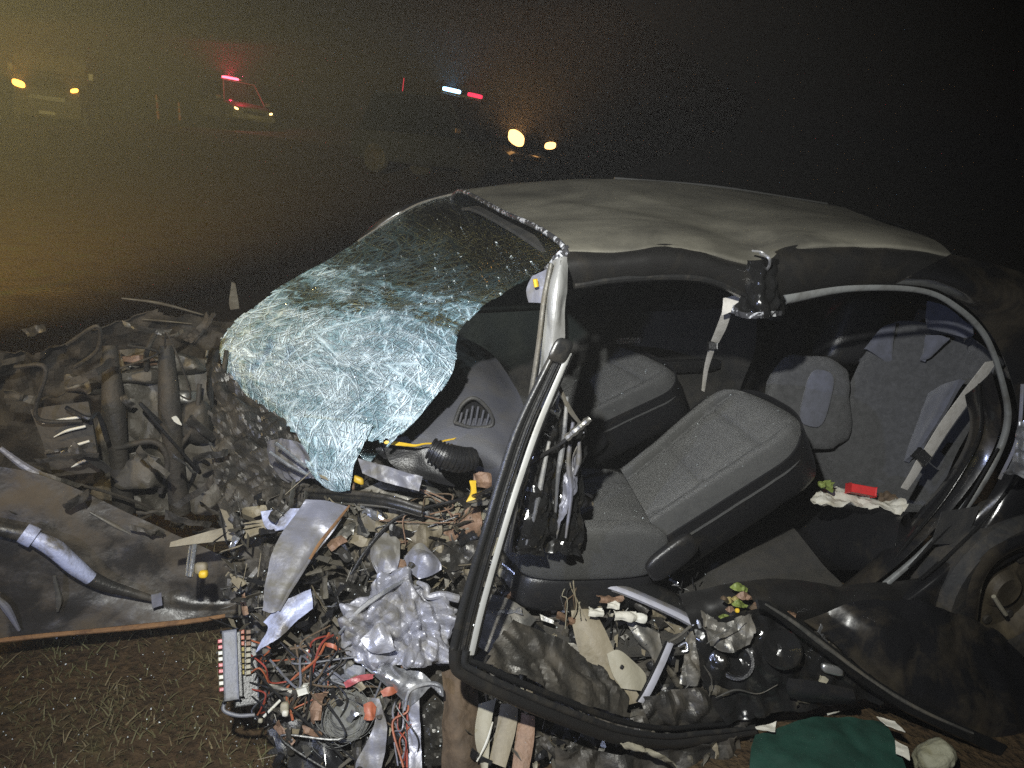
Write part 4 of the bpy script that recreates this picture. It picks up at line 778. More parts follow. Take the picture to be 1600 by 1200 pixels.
gr = crumpled('grille_panel', [PY((50, 640, -.16), (90, 634, -.16), (140, 628, -.16)), PY((70, 690, -.12), (105, 684, -.12), (150, 680, -.12)), PY((86, 742, -.1), (120, 738, -.1), (158, 735, -.1))], 'dark_matte', C_, .003, 8, 20, 24, .02, kind='f')
for pts in ([(66, 662), (95, 656), (132, 651)], [(84, 683), (105, 673), (134, 666)], [(94, 707), (115, 697), (140, 689)], [(106, 733), (125, 723), (149, 714)]):
    tube('grille_rib', PY(*[(u, v, -.085) for u, v in pts]), [.0012, .0045, .004], 'white_plastic', gr, 24, 8)
# near wing: long dark sheet with a torn yellow-brown lower edge and a pale curved duct
nw = crumpled('near_wing', [PY((-80, 720, .0), (60, 740, .0), (200, 800, .0), (330, 860, .02), (420, 900, .05)), PY((-80, 830, .06), (60, 850, .06), (180, 900, .06), (310, 930, .06), (400, 940, .08)), PY((-80, 920, .10), (60, 930, .10), (180, 950, .10), (300, 955, .10), (385, 952, .10)), PY((-80, 1010, .12), (50, 996, .12), (170, 984, .12), (290, 970, .12), (370, 962, .12))], 'wing_paint', C_, .012, 6, 100, 60, .004, 7, kind='f')
tube('torn_lip', PY((-60, 1010, .13), (0, 1001, .135), (80, 992, .135), (170, 984, .135), (250, 976, .135), (310, 969, .135), (352, 962, .13)), [.006, .0075, .007, .009, .008, .006], 'rust', nw, 90, 8)
tube('lip_end', PY((352, 962, .13), (385, 964, .135), (410, 972, .14), (430, 985, .15)), [.006, .007, .004], 'dark_metal', nw, 30, 8)
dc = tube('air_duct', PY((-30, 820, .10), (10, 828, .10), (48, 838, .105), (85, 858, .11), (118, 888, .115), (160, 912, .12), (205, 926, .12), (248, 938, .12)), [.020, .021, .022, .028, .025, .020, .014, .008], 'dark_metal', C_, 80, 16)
tube('duct_sleeve', PY((36, 832, .108), (44, 836, .109), (54, 841, .11)), [.029, .030, .030], 'blue_highlight', dc, 8, 16)
tube('duct_hose', PY((56, 842, .118), (85, 857, .124), (116, 884, .126), (142, 904, .124)), [.021, .027, .025, .020], 'blue_highlight', dc, 30, 14)  # pale layer on the duct's near side, in place of its highlight
for pts, y_, rr in (([(0, 700), (40, 730), (80, 752), (105, 762)], -.02, .014), ([(-10, 930), (10, 950), (30, 985)], .13, .012), ([(85, 900), (92, 935), (90, 955)], .12, .01), ([(140, 800), (180, 822), (205, 835)], .03, .006)):
    tube('wing_ridge', PY(*[(u, v, y_) for u, v in pts]), [rr*.5, rr, rr*.4], 'lavender' if rr > .011 else 'grey_metal', nw, 30, 8)  # paler material puts the sheen into these ridges of the dark sheet
crumpled('metal_tab', [PY((236, 930, .135), (252, 926, .135)), PY((238, 950, .14), (254, 946, .14))], 'lavender', nw, .004, 20, 8, 12, .003)
# cowl seal hoop
for d, mt, rr in ((0, 'rubber', .012), (16, 'dark_metal', .008), (-14, 'grey_metal', .005)):
    tube('cowl_seal', [Y(338+d, 548, -.50), Y(329+d, 610, -.40), Y(334+d, 668, -.30), Y(352+d*.8, 712, -.2), Y(400+d*.5, 752-d*.5, -.05), Y(460, 772-d*.6, .1), Y(530, 778-d*.6, .25), Y(600, 784-d*.5, .36), Y(660, 800-d*.4, .42)], rr, mt, C_, 90, 10)
crumpled('inner_wing', [PY((372, 640, -.3), (400, 660, -.2), (440, 690, -.05)), PY((350, 690, -.2), (380, 720, -.1), (420, 750, .0)), PY((360, 760, -.1), (400, 780, -.02), (450, 790, .08))], 'tan', C_, .02, 12, 30, 30, .003, 2, .02)
crumpled('cowl_panel', [PY((415, 690, .0), (450, 685, .1), (475, 695, .15)), PY((420, 720, .02), (455, 725, .12), (485, 735, .17)), PY((450, 755, .05), (470, 750, .14), (490, 750, .18))], 'lavender', C_, .015, 14, 30, 24, .003, 5)
for pts in ([(430, 692), (455, 712), (478, 730)], [(420, 706), (450, 726), (480, 742)]): tube('cowl_rib', PY(*[(u, v, .2) for u, v in pts]), .005, 'silver', C_, 20, 6)
# parts under the dashboard
crumpled('cross_beam', [PY((560, 716, .34), (610, 730, .38), (660, 745, .4)), PY((566, 740, .36), (610, 756, .4), (655, 768, .42))], 'lavender', C_, .008, 14, 34, 16, .004, 2)
crumpled('beam_plate', [PH((545, 775, .06), (600, 750, .07), (650, 742, .08), (690, 770, .08)), PH((560, 800, .06), (610, 790, .07), (660, 780, .08), (700, 800, .08))], 'grey_metal', C_, .012, 12, 40, 20, .004, 3)
disc('bolt', H(649, 760, .11), unit(P-H(649, 760)), .012, .01, 'silver', C_, 16); disc('washer', H(649, 760, .1), unit(P-H(649, 760)), .018, .005, 'grey_metal', C_, 18)
tube('steel_lip', PH((600, 745, .09), (625, 736, .1), (650, 738, .1), (668, 752, .1)), [.003, .006, .004], 'silver', C_, 24, 6)
tube('steel_lip', PH((628, 718, .08), (645, 728, .09), (658, 742, .09)), [.003, .006, .003], 'silver', C_, 24, 6)
crumpled('yellow_trim', [PY((592, 686, .3), (625, 690, .32), (660, 694, .34), (720, 684, .34)), PY((600, 694, .31), (625, 698, .33), (655, 697, .345), (715, 687, .345))], 'yellow', C_, .004, 18, 30, 8, .003, 1, .03)
tube('heater_duct', PY((672, 700, .36), (695, 712, .38), (718, 718, .38), (742, 716, .37)), [.03, .036, .036, .03], 'black_plastic', C_, 90, 16, ribs=11, ribamp=.07)
crumpled('heater_box', [PY((600, 700, .26), (650, 698, .28), (680, 700, .30)), PY((610, 725, .3), (650, 730, .32), (690, 740, .34)), PY((640, 745, .34), (670, 750, .36), (710, 760, .38))], 'black_plastic', C_, .008, 9, 30, 30, .006, 2, kind='f')
crumpled('copper_bracket', [PY((738, 740, .42), (752, 736, .43), (770, 742, .44)), PY((736, 765, .43), (752, 762, .44), (768, 766, .45))], 'copper', C_, .012, 22, 20, 20, .004, 2, .03)
crumpled('yellow_clip', [PY((733, 750, .46), (742, 750, .46)), PY((735, 768, .47), (743, 770, .47)), PY((728, 784, .48), (744, 780, .48))], 'yellow', C_, .003, 20, 8, 14, .006)
superbox('yellow_cap', H(560, 750, .1), unit(CR-.4*CU), unit(CU), -CF, (.017, .011, .012), 'yellow', C_, .6, 8)
superbox('orange_cap', H(549, 758, .09), unit(CR-.4*CU), unit(CU), -CF, (.012, .012, .012), 'copper', C_, .6, 8)
crumpled('bent_tray', [PH((560, 795, .03), (620, 800, .04), (700, 800, .05), (765, 800, .06)), PH((570, 830, .03), (620, 832, .04), (690, 830, .05), (755, 828, .06))], 'grey_metal', C_, .014, 9, 40, 16, .004, 8)
for k, (u0, v0, u1, v1, o_, mt) in enumerate([(590, 820, 660, 800, .05, 'tan'), (640, 850, 690, 820, .06, 'tan'), (690, 840, 750, 800, .05, 'copper'), (660, 870, 740, 850, .06, 'dark_metal'), (500, 840, 560, 820, .02, 'dirt_metal'), (560, 880, 600, 850, .04, 'dark_metal'), (700, 880, 745, 850, .06, 'dark_metal')]):
    crumpled('crushed_sheet', [PH((u0, v0-20, o_), (u1, v1-18, o_+.01)), PH((u0-6, v0+8, o_+.01), (u1+4, v1+10, o_+.03)), PH((u0+6, v0+34, o_), (u1-4, v1+34, o_))], mt, C_, .022, 16, 26, 26, .003, 20+k, .03)
# thin rod across the gap
tube('bonnet_rod', [H(548, 898, .10), H(572, 860, .12), H(612, 815, .14), H(655, 796, .16), H(720, 780, .20), Y(770, 762, .64), Y(840, 716, .70), Y(880, 690, .73), Y(920, 656, .74)], .0045, 'black_plastic', C_, 80, 8)
tube('rod_end', PY((885, 685, .74), (905, 668, .75), (922, 654, .75)), .009, 'grey_metal', C_, 12, 8, ribs=4)
# strut: bent lavender-grey sheet with a rusty edge
st = crumpled('wing_strut', [PH((478, 782, .12), (512, 784, .13), (545, 792, .13)), PH((446, 826, .14), (490, 834, .16), (520, 832, .15)), PH((426, 868, .15), (460, 880, .17), (486, 872, .16)), PH((416, 910, .15), (442, 918, .17), (462, 906, .16)), PH((410, 954, .14), (424, 958, .15), (438, 952, .15))], 'lavender', C_, .008, 9, 30, 60, .005, 3)
tube('rusty_edge', PH((546, 790, .14), (524, 818, .165), (500, 848, .17), (484, 874, .175)), [.003, .005, .004], 'rust', st, 30, 6)
tube('bright_edge', PH((486, 872, .17), (468, 900, .18), (452, 925, .17), (436, 955, .16)), [.003, .005, .003], 'lavender', st, 30, 6)
crumpled('pale_gusset', [PH((408, 800, .06), (440, 796, .08), (474, 796, .1)), PH((414, 822, .07), (440, 818, .09), (462, 814, .1)), PH((426, 832, .08), (436, 828, .09), (446, 824, .1))], 'blue_highlight', C_, .004, 10, 16, 14, .004, 2)
crumpled('flat_bar', [PH((268, 848, -.05), (330, 830, -.03), (380, 818, 0), (418, 810, .04)), PH((266, 856, -.05), (330, 848, -.03), (385, 842, 0), (420, 828, .04))], 'tan', C_, .004, 10, 40, 10, .008, 3)
tube('chrome_stud', PH((304, 852, .0), (300, 880, .02), (297, 902, .03)), .0075, 'silver', C_, 16, 10); tube('chrome_stud', PH((297, 853, .0), (293, 880, .02), (291, 900, .03)), .003, 'silver', C_, 16, 8)
superbox('yellow_cap', H(318, 897, .02), unit(CR), unit(CU), -CF, (.012, .011, .012), 'yellow', C_, .7, 8); superbox('cap_seat', H(314, 888, .0), unit(CR), unit(CU), -CF, (.018, .017, .014), 'tan', C_, .6, 8)
crumpled('blue_bracket', [PH((412, 972, .12), (444, 940, .14), (486, 922, .15)), PH((420, 984, .13), (455, 958, .16), (488, 936, .16)), PH((400, 1020, .12), (430, 1000, .14), (488, 950, .15))], 'blue_highlight', C_, .006, 14, 40, 26, .004, 4)
crumpled('tan_gusset', [PH((352, 806, -.06), (380, 795, -.04), (415, 790, -.02)), PH((360, 815, -.05), (390, 810, -.03), (420, 800, -.01))], 'tan', C_, .012, 20, 24, 10, .003, 5, .04)

# ---- crumpled silver heat shield
foil = crumpled('heat_shield', [PH((545, 948, .10), (575, 920, .12), (612, 892, .14), (640, 894, .14), (655, 912, .13)), PH((532, 975, .11), (570, 945, .14), (620, 925, .16), (660, 925, .15), (700, 940, .13)), PH((528, 1005, .11), (575, 985, .15), (625, 968, .17), (670, 965, .16), (712, 968, .13)), PH((545, 1025, .11), (590, 1015, .14), (640, 1005, .17), (680, 1000, .16), (708, 1005, .13)), PH((590, 1045, .10), (620, 1042, .13), (650, 1040, .15), (680, 1038, .14), (702, 1035, .12))], 'foil', C_, .026, 19, 150, 130, .003, 11, .02, oct=4)
crumpled('shield_flap', [PH((565, 1000, .19), (590, 975, .21), (608, 985, .21)), PH((575, 1015, .2), (598, 1000, .22), (612, 1005, .21)), PH((590, 1022, .19), (605, 1018, .2), (618, 1012, .2))], 'foil', C_, .006, 18, 24, 24, .003, 3)
tube('shield_fold', PH((652, 910, .15), (666, 918, .17), (668, 932, .17), (690, 930, .17), (716, 936, .16)), [.006, .010, .009, .012, .012], 'foil', C_, 40, 8)
tube('shield_fold', PH((530, 990, .13), (560, 955, .16), (600, 925, .17), (635, 905, .16)), [.004, .007, .004], 'silver', C_, 40, 8)
crumpled('shield_fin', [PH((588, 835, .08), (608, 835, .1), (622, 850, .1)), PH((580, 870, .1), (602, 868, .12), (625, 870, .12)), PH((590, 900, .11), (606, 895, .13), (620, 890, .13))], 'lavender', C_, .012, 12, 26, 30, .003, 8)
crumpled('shield_fin', [PH((632, 872, .1), (655, 850, .12), (672, 862, .12)), PH((640, 892, .12), (664, 882, .14), (688, 880, .13)), PH((655, 905, .12), (675, 898, .13), (690, 890, .13))], 'lavender', C_, .010, 13, 26, 26, .003, 9)
fl = crumpled('flange', [PH((560, 1035, .10), (590, 1060, .12), (620, 1085, .13), (640, 1105, .13)), PH((575, 1030, .11), (605, 1050, .13), (640, 1068, .15), (680, 1070, .15)), PH((590, 1028, .10), (620, 1042, .12), (660, 1052, .14), (692, 1085, .14))], 'silver', C_, .012, 13, 40, 24, .003, 6)
tube('flange_lip', PH((692, 1088, .15), (688, 1072, .16), (668, 1068, .16), (640, 1080, .16), (632, 1110, .15)), [.003, .006, .005, .003], 'silver', C_, 40, 8)
crumpled('flange_tube', [PH((635, 1060, .12), (655, 1058, .13)), PH((636, 1120, .12), (656, 1120, .13)), PH((640, 1215, .10), (660, 1215, .11))], 'lavender', C_, .01, 9, 16, 40, .004, 5)

# ---- brown sheet that stands in for ground shading, and beige folded trim behind the door frame
crumpled('brown_shade', [PH((690, 1050, .06), (715, 1046, .09), (745, 1060, .06)), PH((694, 1120, .06), (718, 1118, .1), (748, 1122, .06)), PH((690, 1215, .04), (720, 1215, .08), (750, 1215, .04))], 'brown', C_, .010, 14, 30, 50, .004, 3, kind='f')
for k, (a, b, mt) in enumerate([([(748, 1100), (742, 1150), (752, 1200)], [(775, 1092), (768, 1130), (762, 1205)], 'beige'), ([(782, 1100), (775, 1140), (764, 1190)], [(810, 1098), (806, 1140), (790, 1200)], 'tan'), ([(812, 1112), (806, 1150), (800, 1200)], [(836, 1120), (834, 1160), (826, 1205)], 'copper')]):
    band('folded_trim', [H(u, v, .09) for u, v in a], [H(u, v, .11) for u, v in b], 0, 1, mt, C_, .004, 0, 30, 10, .004, wob=.004)
tube('trim_edge', PH((770, 1128, .14), (760, 1160, .13), (745, 1190, .12)), [.002, .004, .002], 'white_plastic', C_, 20, 6)

# ---- lower sheet metal between frame and sill
crumpled('grey_panel', [PH((765, 928, .10), (800, 938, .12), (838, 968, .12)), PH((752, 980, .12), (785, 990, .14), (812, 995, .13)), PH((745, 1010, .12), (765, 1020, .13), (780, 1020, .13))], 'grey_metal', C_, .006, 10, 26, 26, .004, 4)
crumpled('ribbed_sheet', [PH((775, 880, .06), (820, 885, .1), (870, 900, .1)), PH((790, 910, .08), (835, 920, .12), (890, 930, .1)), PH((815, 940, .08), (850, 950, .12), (895, 958, .1))], 'grey_metal', C_, .018, 15, 40, 30, .003, 7, .02)
tube('ribbed_edge', PH((785, 880, .12), (810, 900, .14), (828, 918, .14), (845, 916, .13)), [.004, .008, .004], 'silver', C_, 24, 8)
crumpled('foam_block', [PH((800, 850, .03), (840, 840, .05), (880, 850, .05)), PH((808, 880, .05), (845, 872, .08), (885, 880, .07)), PH((830, 905, .05), (860, 900, .07), (890, 905, .06))], 'tan', C_, .028, 18, 36, 30, .004, 12, .02)
cv = crumpled('beige_trim', [PH((888, 930, .08), (904, 926, .09), (918, 936, .09)), PH((896, 985, .1), (920, 985, .12), (945, 990, .12)), PH((912, 1040, .11), (945, 1045, .13), (975, 1050, .13)), PH((938, 1094, .11), (970, 1102, .13), (1004, 1096, .13))], 'tan', C_, .006, 8, 30, 60, .005, 3, kind='f')
crumpled('beige_plate', [PH((948, 1022, .14), (965, 1016, .15), (985, 1030, .15)), PH((955, 1050, .15), (980, 1050, .16), (1008, 1055, .15)), PH((970, 1075, .15), (990, 1078, .16), (1004, 1080, .15))], 'beige', C_, .003, 8, 24, 24, .004, 2, kind='f')
tube('trim_hole', PH((970, 1041, .175), (973, 1043, .175)), .006, 'black_plastic', C_, 4, 10)
crumpled('dark_gusset', [PH((975, 968, .08), (1000, 975, .1), (1030, 990, .1)), PH((990, 990, .09), (1015, 1005, .11), (1035, 1020, .1)), PH((1010, 1010, .09), (1020, 1030, .1), (1030, 1045, .09))], 'grey_metal', C_, .008, 12, 26, 26, .003, 6)
# bent bright door-opening edge
e1 = PH((905, 892, .14), (935, 901, .16), (980, 916, .17), (1030, 937, .18), (1065, 953, .18), (1088, 966, .18)); e2 = PH((902, 907, .14), (931, 916, .16), (975, 931, .17), (1024, 952, .18), (1058, 968, .18), (1080, 980, .18))
band('bent_sill_edge', e1, e2, 0, 1, 'lavender', C_, .010, 0, 60, 10, .006); band('bent_sill_lip', e1, e2, .45, .92, 'bright_trim', C_, .002, .010, 60, 5, .003)
d1 = PH((910, 885, .12), (970, 897, .14), (1035, 915, .15), (1075, 940, .16), (1092, 966, .17)); band('bent_sill_top', e1, d1, 0, 1, 'gloss_black', C_, .012, -.004, 60, 8, .004)
f1 = PH((1086, 968, .18), (1062, 990, .19), (1046, 1000, .19)); f2 = PH((1076, 985, .18), (1056, 1000, .19), (1044, 1006, .19)); band('bent_knee', f1, f2, 0, 1, 'grey_metal', C_, .006, 0, 24, 7, .004)
g1 = PH((1040, 1002, .19), (1024, 1038, .19), (1004, 1078, .18), (994, 1096, .18)); g2 = PH((1053, 1006, .19), (1038, 1042, .19), (1018, 1083, .18), (1005, 1099, .18)); band('bent_lower_edge', g1, g2, 0, 1, 'bright_trim', C_, .003, 0, 40, 8, .006, wob=.003); band('bent_lower_lip', g1, g2, -.12, .2, 'gloss_black', C_, .004, .003, 40, 6, .004)
tube('bent_lip', PH((1086, 962, .2), (1092, 975, .2), (1096, 990, .19)), [.004, .006, .003], 'silver', C_, 16, 6)
for pts, rr in (([(900, 790), (894, 830), (896, 870), (906, 896)], .014), ([(918, 780), (924, 830), (930, 870)], .007)):
    tube('post_flange', PH(*[(u, v, .14) for u, v in pts]), rr, 'gloss_black' if rr > .01 else 'tan', C_, 30, 8)
crumpled('torn_bracket', [PH((896, 790, .16), (910, 770, .17), (926, 775, .16)), PH((898, 804, .16), (912, 795, .18), (926, 798, .16))], 'tan', C_, .014, 24, 22, 16, .004, 8, .03)
crumpled('green_foam', [PH((1070, 995, .12), (1085, 985, .13), (1098, 1000, .12)), PH((1066, 1035, .12), (1082, 1030, .14), (1098, 1035, .12)), PH((1060, 1070, .11), (1076, 1075, .12), (1090, 1070, .11))], 'grey_metal', C_, .014, 20, 24, 30, .003, 9, .03)
tube('torn_wire', PH((1100, 1010, .1), (1118, 995, .12), (1140, 985, .12), (1160, 965, .1)), [.003, .004, .002], 'silver', C_, 24, 6)
tube('torn_wire', PH((1060, 1010, .14), (1072, 1004, .16), (1074, 1016, .16), (1066, 1018, .15)), .003, 'silver', C_, 24, 6)
# crushed metal under the sill
crumpled('crushed_sill', [PY((1000, 1090, .78), (1080, 1075, .78), (1160, 1085, .8)), PY((1010, 1120, .8), (1090, 1105, .81), (1170, 1110, .82)), PY((1030, 1150, .8), (1100, 1140, .81), (1170, 1130, .82))], 'dark_metal', C_, .018, 15, 40, 24, .003, 4)
crumpled('crushed_sill', [PY((870, 1170, .84), (960, 1180, .85), (1050, 1170, .85), (1160, 1150, .85)), PY((870, 1230, .86), (960, 1230, .87), (1050, 1230, .87), (1170, 1220, .87))], 'dark_metal', C_, .02, 12, 50, 20, .003, 5)
crumpled('loose_trim', [PY((972, 1158, .88), (985, 1160, .9), (1010, 1170, .9)), PY((980, 1166, .89), (1000, 1172, .91), (1020, 1180, .91)), PY((1010, 1172, .9), (1035, 1180, .92), (1060, 1205, .92))], 'beige', C_, .008, 16, 24, 20, .003, 4)

# ================================================================== LOOSE THINGS
# fuse box torn from the engine bay
fb = empty('fuse_box', tuple(H(370, 1100, .08))); tag(fb, 'grey fuse box with pink fuses lying on the grass, wires hanging out', 'fuse box')
fc = H(360, 1040, .10); fu = unit(H(358, 985, .10)-H(362, 1100, .10)); fr_ = unit(np.cross(fu, unit(P-fc))); 
if fr_@CR < 0: fr_ = -fr_
bbox('housing', fc, fr_, fu, (.018, .085, .028), 'fuse_grey', fb, .005); bbox('housing_step', fc+fr_*.022, fr_, fu, (.006, .08, .02), 'black_plastic', fb, .003)
for k in range(9): bbox('fuse', fc-fr_*.022+fu*(.062-k*.0145)+unit(P-fc)*.010, fr_, fu, (.006, .0045, .010), 'pink' if k % 4 < 2 else 'white_plastic', fb, .0015)
for k in range(8):
    for q in range(2): bbox('relay', H(378+q*10, 988+k*9, .11), fr_, fu, (.0055, .005, .008), ('orange' if k < 3 else 'leaf_dry') if q == 0 else ('beige' if k > 2 else 'copper'), fb, .0015)
bbox('tray', H(384, 1050, .085), fr_, fu, (.030, .082, .008), 'black_plastic', fb, .004); tube('tray_lip', PH((352, 1095, .1), (350, 1110, .1), (372, 1118, .1), (398, 1117, .1)), .005, 'fuse_grey', fb, 24, 8)
for k in range(9):
    u0, v0 = 388+RNG.uniform(-4, 8), 1000+k*11; tube('wire', PH((u0, v0, .10), (u0+22+RNG.uniform(-8, 10), v0+RNG.uniform(-10, 20), .14), (u0+RNG.uniform(10, 40), v0+RNG.uniform(20, 60), .08), (u0+RNG.uniform(-10, 80), v0+RNG.uniform(30, 70), .06)), .0022, ['wire_orange', 'black_plastic', 'wire_red', 'black_plastic', 'brown'][k % 5], fb, 24, 6)

# wiring looms
def loom(label, start, end, n, mats, spread, seed, o0=.1, rad=.0026):
    g = np.random.default_rng(seed); r_ = empty('wiring_loom', tuple(H(*end, 0))); tag(r_, label, 'wires', 'torn wiring looms')
    for k in range(n):
        a = np.array(start)+g.normal(size=2)*spread*.3; b = np.array(end)+g.normal(size=2)*spread; m1 = a*.66+b*.34+g.normal(size=2)*spread; m2 = a*.33+b*.67+g.normal(size=2)*spread*1.3
        tube('wire', [H(*a, o0), H(*m1, o0+g.uniform(0, .05)), H(*m2, o0+g.uniform(-.02, .05)), H(*b, o0+g.uniform(-.04, .02))], rad*g.uniform(.7, 1.3), mats[k % len(mats)], r_, 26, 6)
loom('tangle of dark and orange wires below the crumpled silver sheet', (520, 990), (470, 1110), 12, ['black_plastic', 'wire_orange', 'dark_matte', 'brown', 'black_plastic', 'wire_red'], 26, 1)
loom('bundle of red and dark wires hanging by the silver flange', (630, 1080), (632, 1200), 9, ['wire_orange', 'wire_red', 'black_plastic', 'lavender', 'black_plastic'], 9, 2)
loom('black wires spread over the crushed wheel housing', (450, 1020), (560, 1150), 12, ['black_plastic', 'rubber', 'brown', 'fuse_grey'], 34, 3, .09)
loom('thin wires among the foam under the door pillar', (905, 880), (898, 960), 8, ['tan', 'beige', 'brown', 'black_plastic'], 10, 4, .16, .0016)
loom('brown wires strung across the footwell wreckage', (700, 800), (640, 840), 7, ['copper', 'brown', 'black_plastic'], 26, 5, .1, .002)
# white connectors
for pts, lab in (([(462, 1074), (470, 1068), (486, 1070)], 'white plastic plug torn from the wiring, upper one'),):
    r_ = empty('connector_plug', tuple(H(472, 1080, .1))); tag(r_, lab, 'connector', 'white connector plugs'); c = H(474, 1078, .13); bbox('plug', c, unit(CR+.3*CU), unit(CU), (.013, .009, .009), 'white_plastic', r_, .003); bbox('key', c+CR*.006+CU*.011, unit(CR), unit(CU), (.006, .004, .006), 'white_plastic', r_, .001)
r_ = empty('bulb_holder', tuple(H(445, 1110, .08))); tag(r_, 'cream bulb holder on a white stem, lying on the grass', 'bulb holder'); superbox('cap', H(445, 1106, .12), unit(CR), unit(CU), -CF, (.011, .015, .010), 'beige', r_, .6, 8); superbox('flange', H(446, 1114, .125), unit(CR), unit(CU), -CF, (.008, .008, .009), 'white_plastic', r_, .6, 8)
tube('stem', PH((438, 1094, .11), (424, 1108, .11), (412, 1120, .1)), .0035, 'white_plastic', r_, 14, 8); superbox('tip', H(407, 1126, .1), unit(CR), unit(CU), -CF, (.006, .006, .005), 'beige', r_, .7, 8)
# crushed horn / disc with fibres
bd = empty('brake_drum', tuple(H(545, 1120, 0))); tag(bd, 'grey round brake drum wrapped in torn fibres', 'brake drum'); ba = unit(P-H(545, 1115)+np.array([.3, 0, .2]))
disc('drum', H(540, 1118, .06), ba, .066, .05, 'fibre', bd, 40, [(0, -.03), (.062, -.03), (.066, -.02), (.066, .012), (.055, .022), (.038, .016), (.03, .028), (0, .030)])
for k in range(60):
    g = np.random.default_rng(100+k); a0 = g.uniform(0, 6.28); rr = g.uniform(.045, .085); c = H(540+g.normal()*8, 1118+g.normal()*8, .10); e1_ = unit(np.cross(ba, [0, 0, 1])); e2_ = np.cross(ba, e1_); arc = g.uniform(.8, 2.4)
    if k < 34: tube('fibre', [c+rr*(e1_*math.cos(a0+arc*s)+e2_*math.sin(a0+arc*s))+ba*g.uniform(-.01, .02) for s in (0, .33, .66, 1)], .0007, 'fibre', bd, 14, 4)
crumpled('torn_hose', [PH((570, 1090, .1), (592, 1092, .12)), PH((586, 1130, .11), (606, 1136, .13)), PH((558, 1190, .1), (596, 1196, .12)), PH((556, 1225, .08), (590, 1225, .1))], 'lavender', CAR, .01, 12, 18, 44, .004, 4)
crumpled('orange_lens', [PH((566, 1100, .13), (580, 1094, .14), (590, 1104, .13)), PH((568, 1126, .13), (580, 1128, .14), (588, 1124, .13))], 'orange', CAR, .006, 18, 16, 18, .003, 6, .05)
crumpled('pink_lens', [PH((534, 1066, .13), (560, 1054, .15), (588, 1052, .14)), PH((538, 1078, .13), (562, 1066, .15), (586, 1060, .14))], 'pink', CAR, .006, 24, 26, 12, .003, 7, .04)
crumpled('orange_lens', [PH((592, 1080, .13), (606, 1072, .14), (620, 1074, .13)), PH((598, 1090, .13), (610, 1088, .14), (622, 1082, .13))], 'orange', CAR, .005, 20, 16, 12, .003, 8, .04)
crumpled('pink_lens', [PH((506, 1004, .12), (520, 1006, .13), (532, 1014, .12)), PH((510, 1010, .12), (520, 1013, .13), (528, 1018, .12))], 'orange', CAR, .003, 20, 14, 10, .003, 9)
crumpled('plastic_liner', [PH((470, 1060, .05), (500, 1045, .08), (540, 1035, .08), (570, 1045, .07)), PH((480, 1090, .05), (510, 1075, .08), (540, 1068, .09), (575, 1072, .08))], 'fuse_grey', CAR, .012, 12, 34, 18, .003, 3, .02)
crumpled('plastic_liner', [PH((420, 1140, .04), (470, 1120, .06), (520, 1130, .06)), PH((440, 1180, .03), (490, 1165, .06), (530, 1170, .05)), PH((470, 1225, .02), (510, 1215, .04), (550, 1220, .04))], 'black_plastic', CAR, .018, 9, 40, 34, .003, 5, .02)

# green crate edge, papers, stone
gb = empty('green_board', (-1.95, .93, 0)); tag(gb, 'dark green plastic board on the ground under the torn door', 'board')
crumpled('board', [[Z(1180, 1150, .10), Z(1290, 1122, .11), Z(1382, 1128, .11)], [Z(1172, 1180, .10), Z(1290, 1165, .11), Z(1400, 1160, .11)], [Z(1170, 1240, .08), Z(1290, 1240, .09), Z(1430, 1240, .09)]], 'green_plastic', gb, .010, 9, 50, 40, .006, 2, kind='f')
for k, (pts, lab) in enumerate([([(1180, 1136), (1213, 1128), (1182, 1139), (1211, 1144)], 'small white triangular scrap on the near edge of the green board'), ([(1292, 1116), (1312, 1110), (1293, 1118), (1306, 1114)], 'thin white sliver above the green board'), ([(1370, 1118), (1398, 1128), (1384, 1134), (1414, 1146)], 'torn white leaf-shaped scrap at the right corner of the green board'), ([(1398, 1158), (1418, 1168), (1400, 1176), (1422, 1188)], 'square white scrap between the green board and the stone')]):
    a, b, c, d = [Z(u, v, .135) for u, v in pts]; o = crumpled('white_scrap', [[a, b], [c, d]], 'paper', None, .004, 22, 14, 10, .002, k, base=True); tag(o, lab, 'scrap', 'white scraps by the green board')
V = []; 
so = superbox('stone', Z(1466, 1188, .04)+(0, 0, .0), (1, 0, 0), (0, 1, 0), (0, 0, 1), (.05, .046, .05), 'stone', None, .85, 26, base=True, disp=.045, dfreq=14); tag(so, 'pale rough stone beside the green board', 'stone')

# things on the rear seat
bgz = crumpled('plastic_bag', [PY((1264, 782, .42), (1285, 764, .38), (1320, 760, .36), (1370, 770, .40), (1400, 782, .46)), PY((1268, 788, .45), (1300, 782, .44), (1335, 780, .44), (1380, 788, .48), (1420, 786, .52)), PY((1290, 790, .48), (1320, 790, .48), (1350, 792, .49), (1390, 800, .52), (1408, 806, .54))], 'paper', None, .010, 20, 50, 26, .0015, 3, .01, base=True); tag(bgz, 'crumpled white plastic bag on the rear seat', 'bag')
rp = empty('red_packet', tuple(Y(1345, 780, .44))); tag(rp, 'red packet lying on the white bag', 'packet'); c = Y(1345, 766, .45); bbox('carton', c, unit(CR-.18*CU), unit(CU+.2*CF), (.042, .014, .02), 'red', rp, .003); bbox('flap', c+CR*.012-CU*.006-CF*.021, unit(CR-.18*CU), unit(CU), (.025, .006, .001), 'red', rp, .0005)
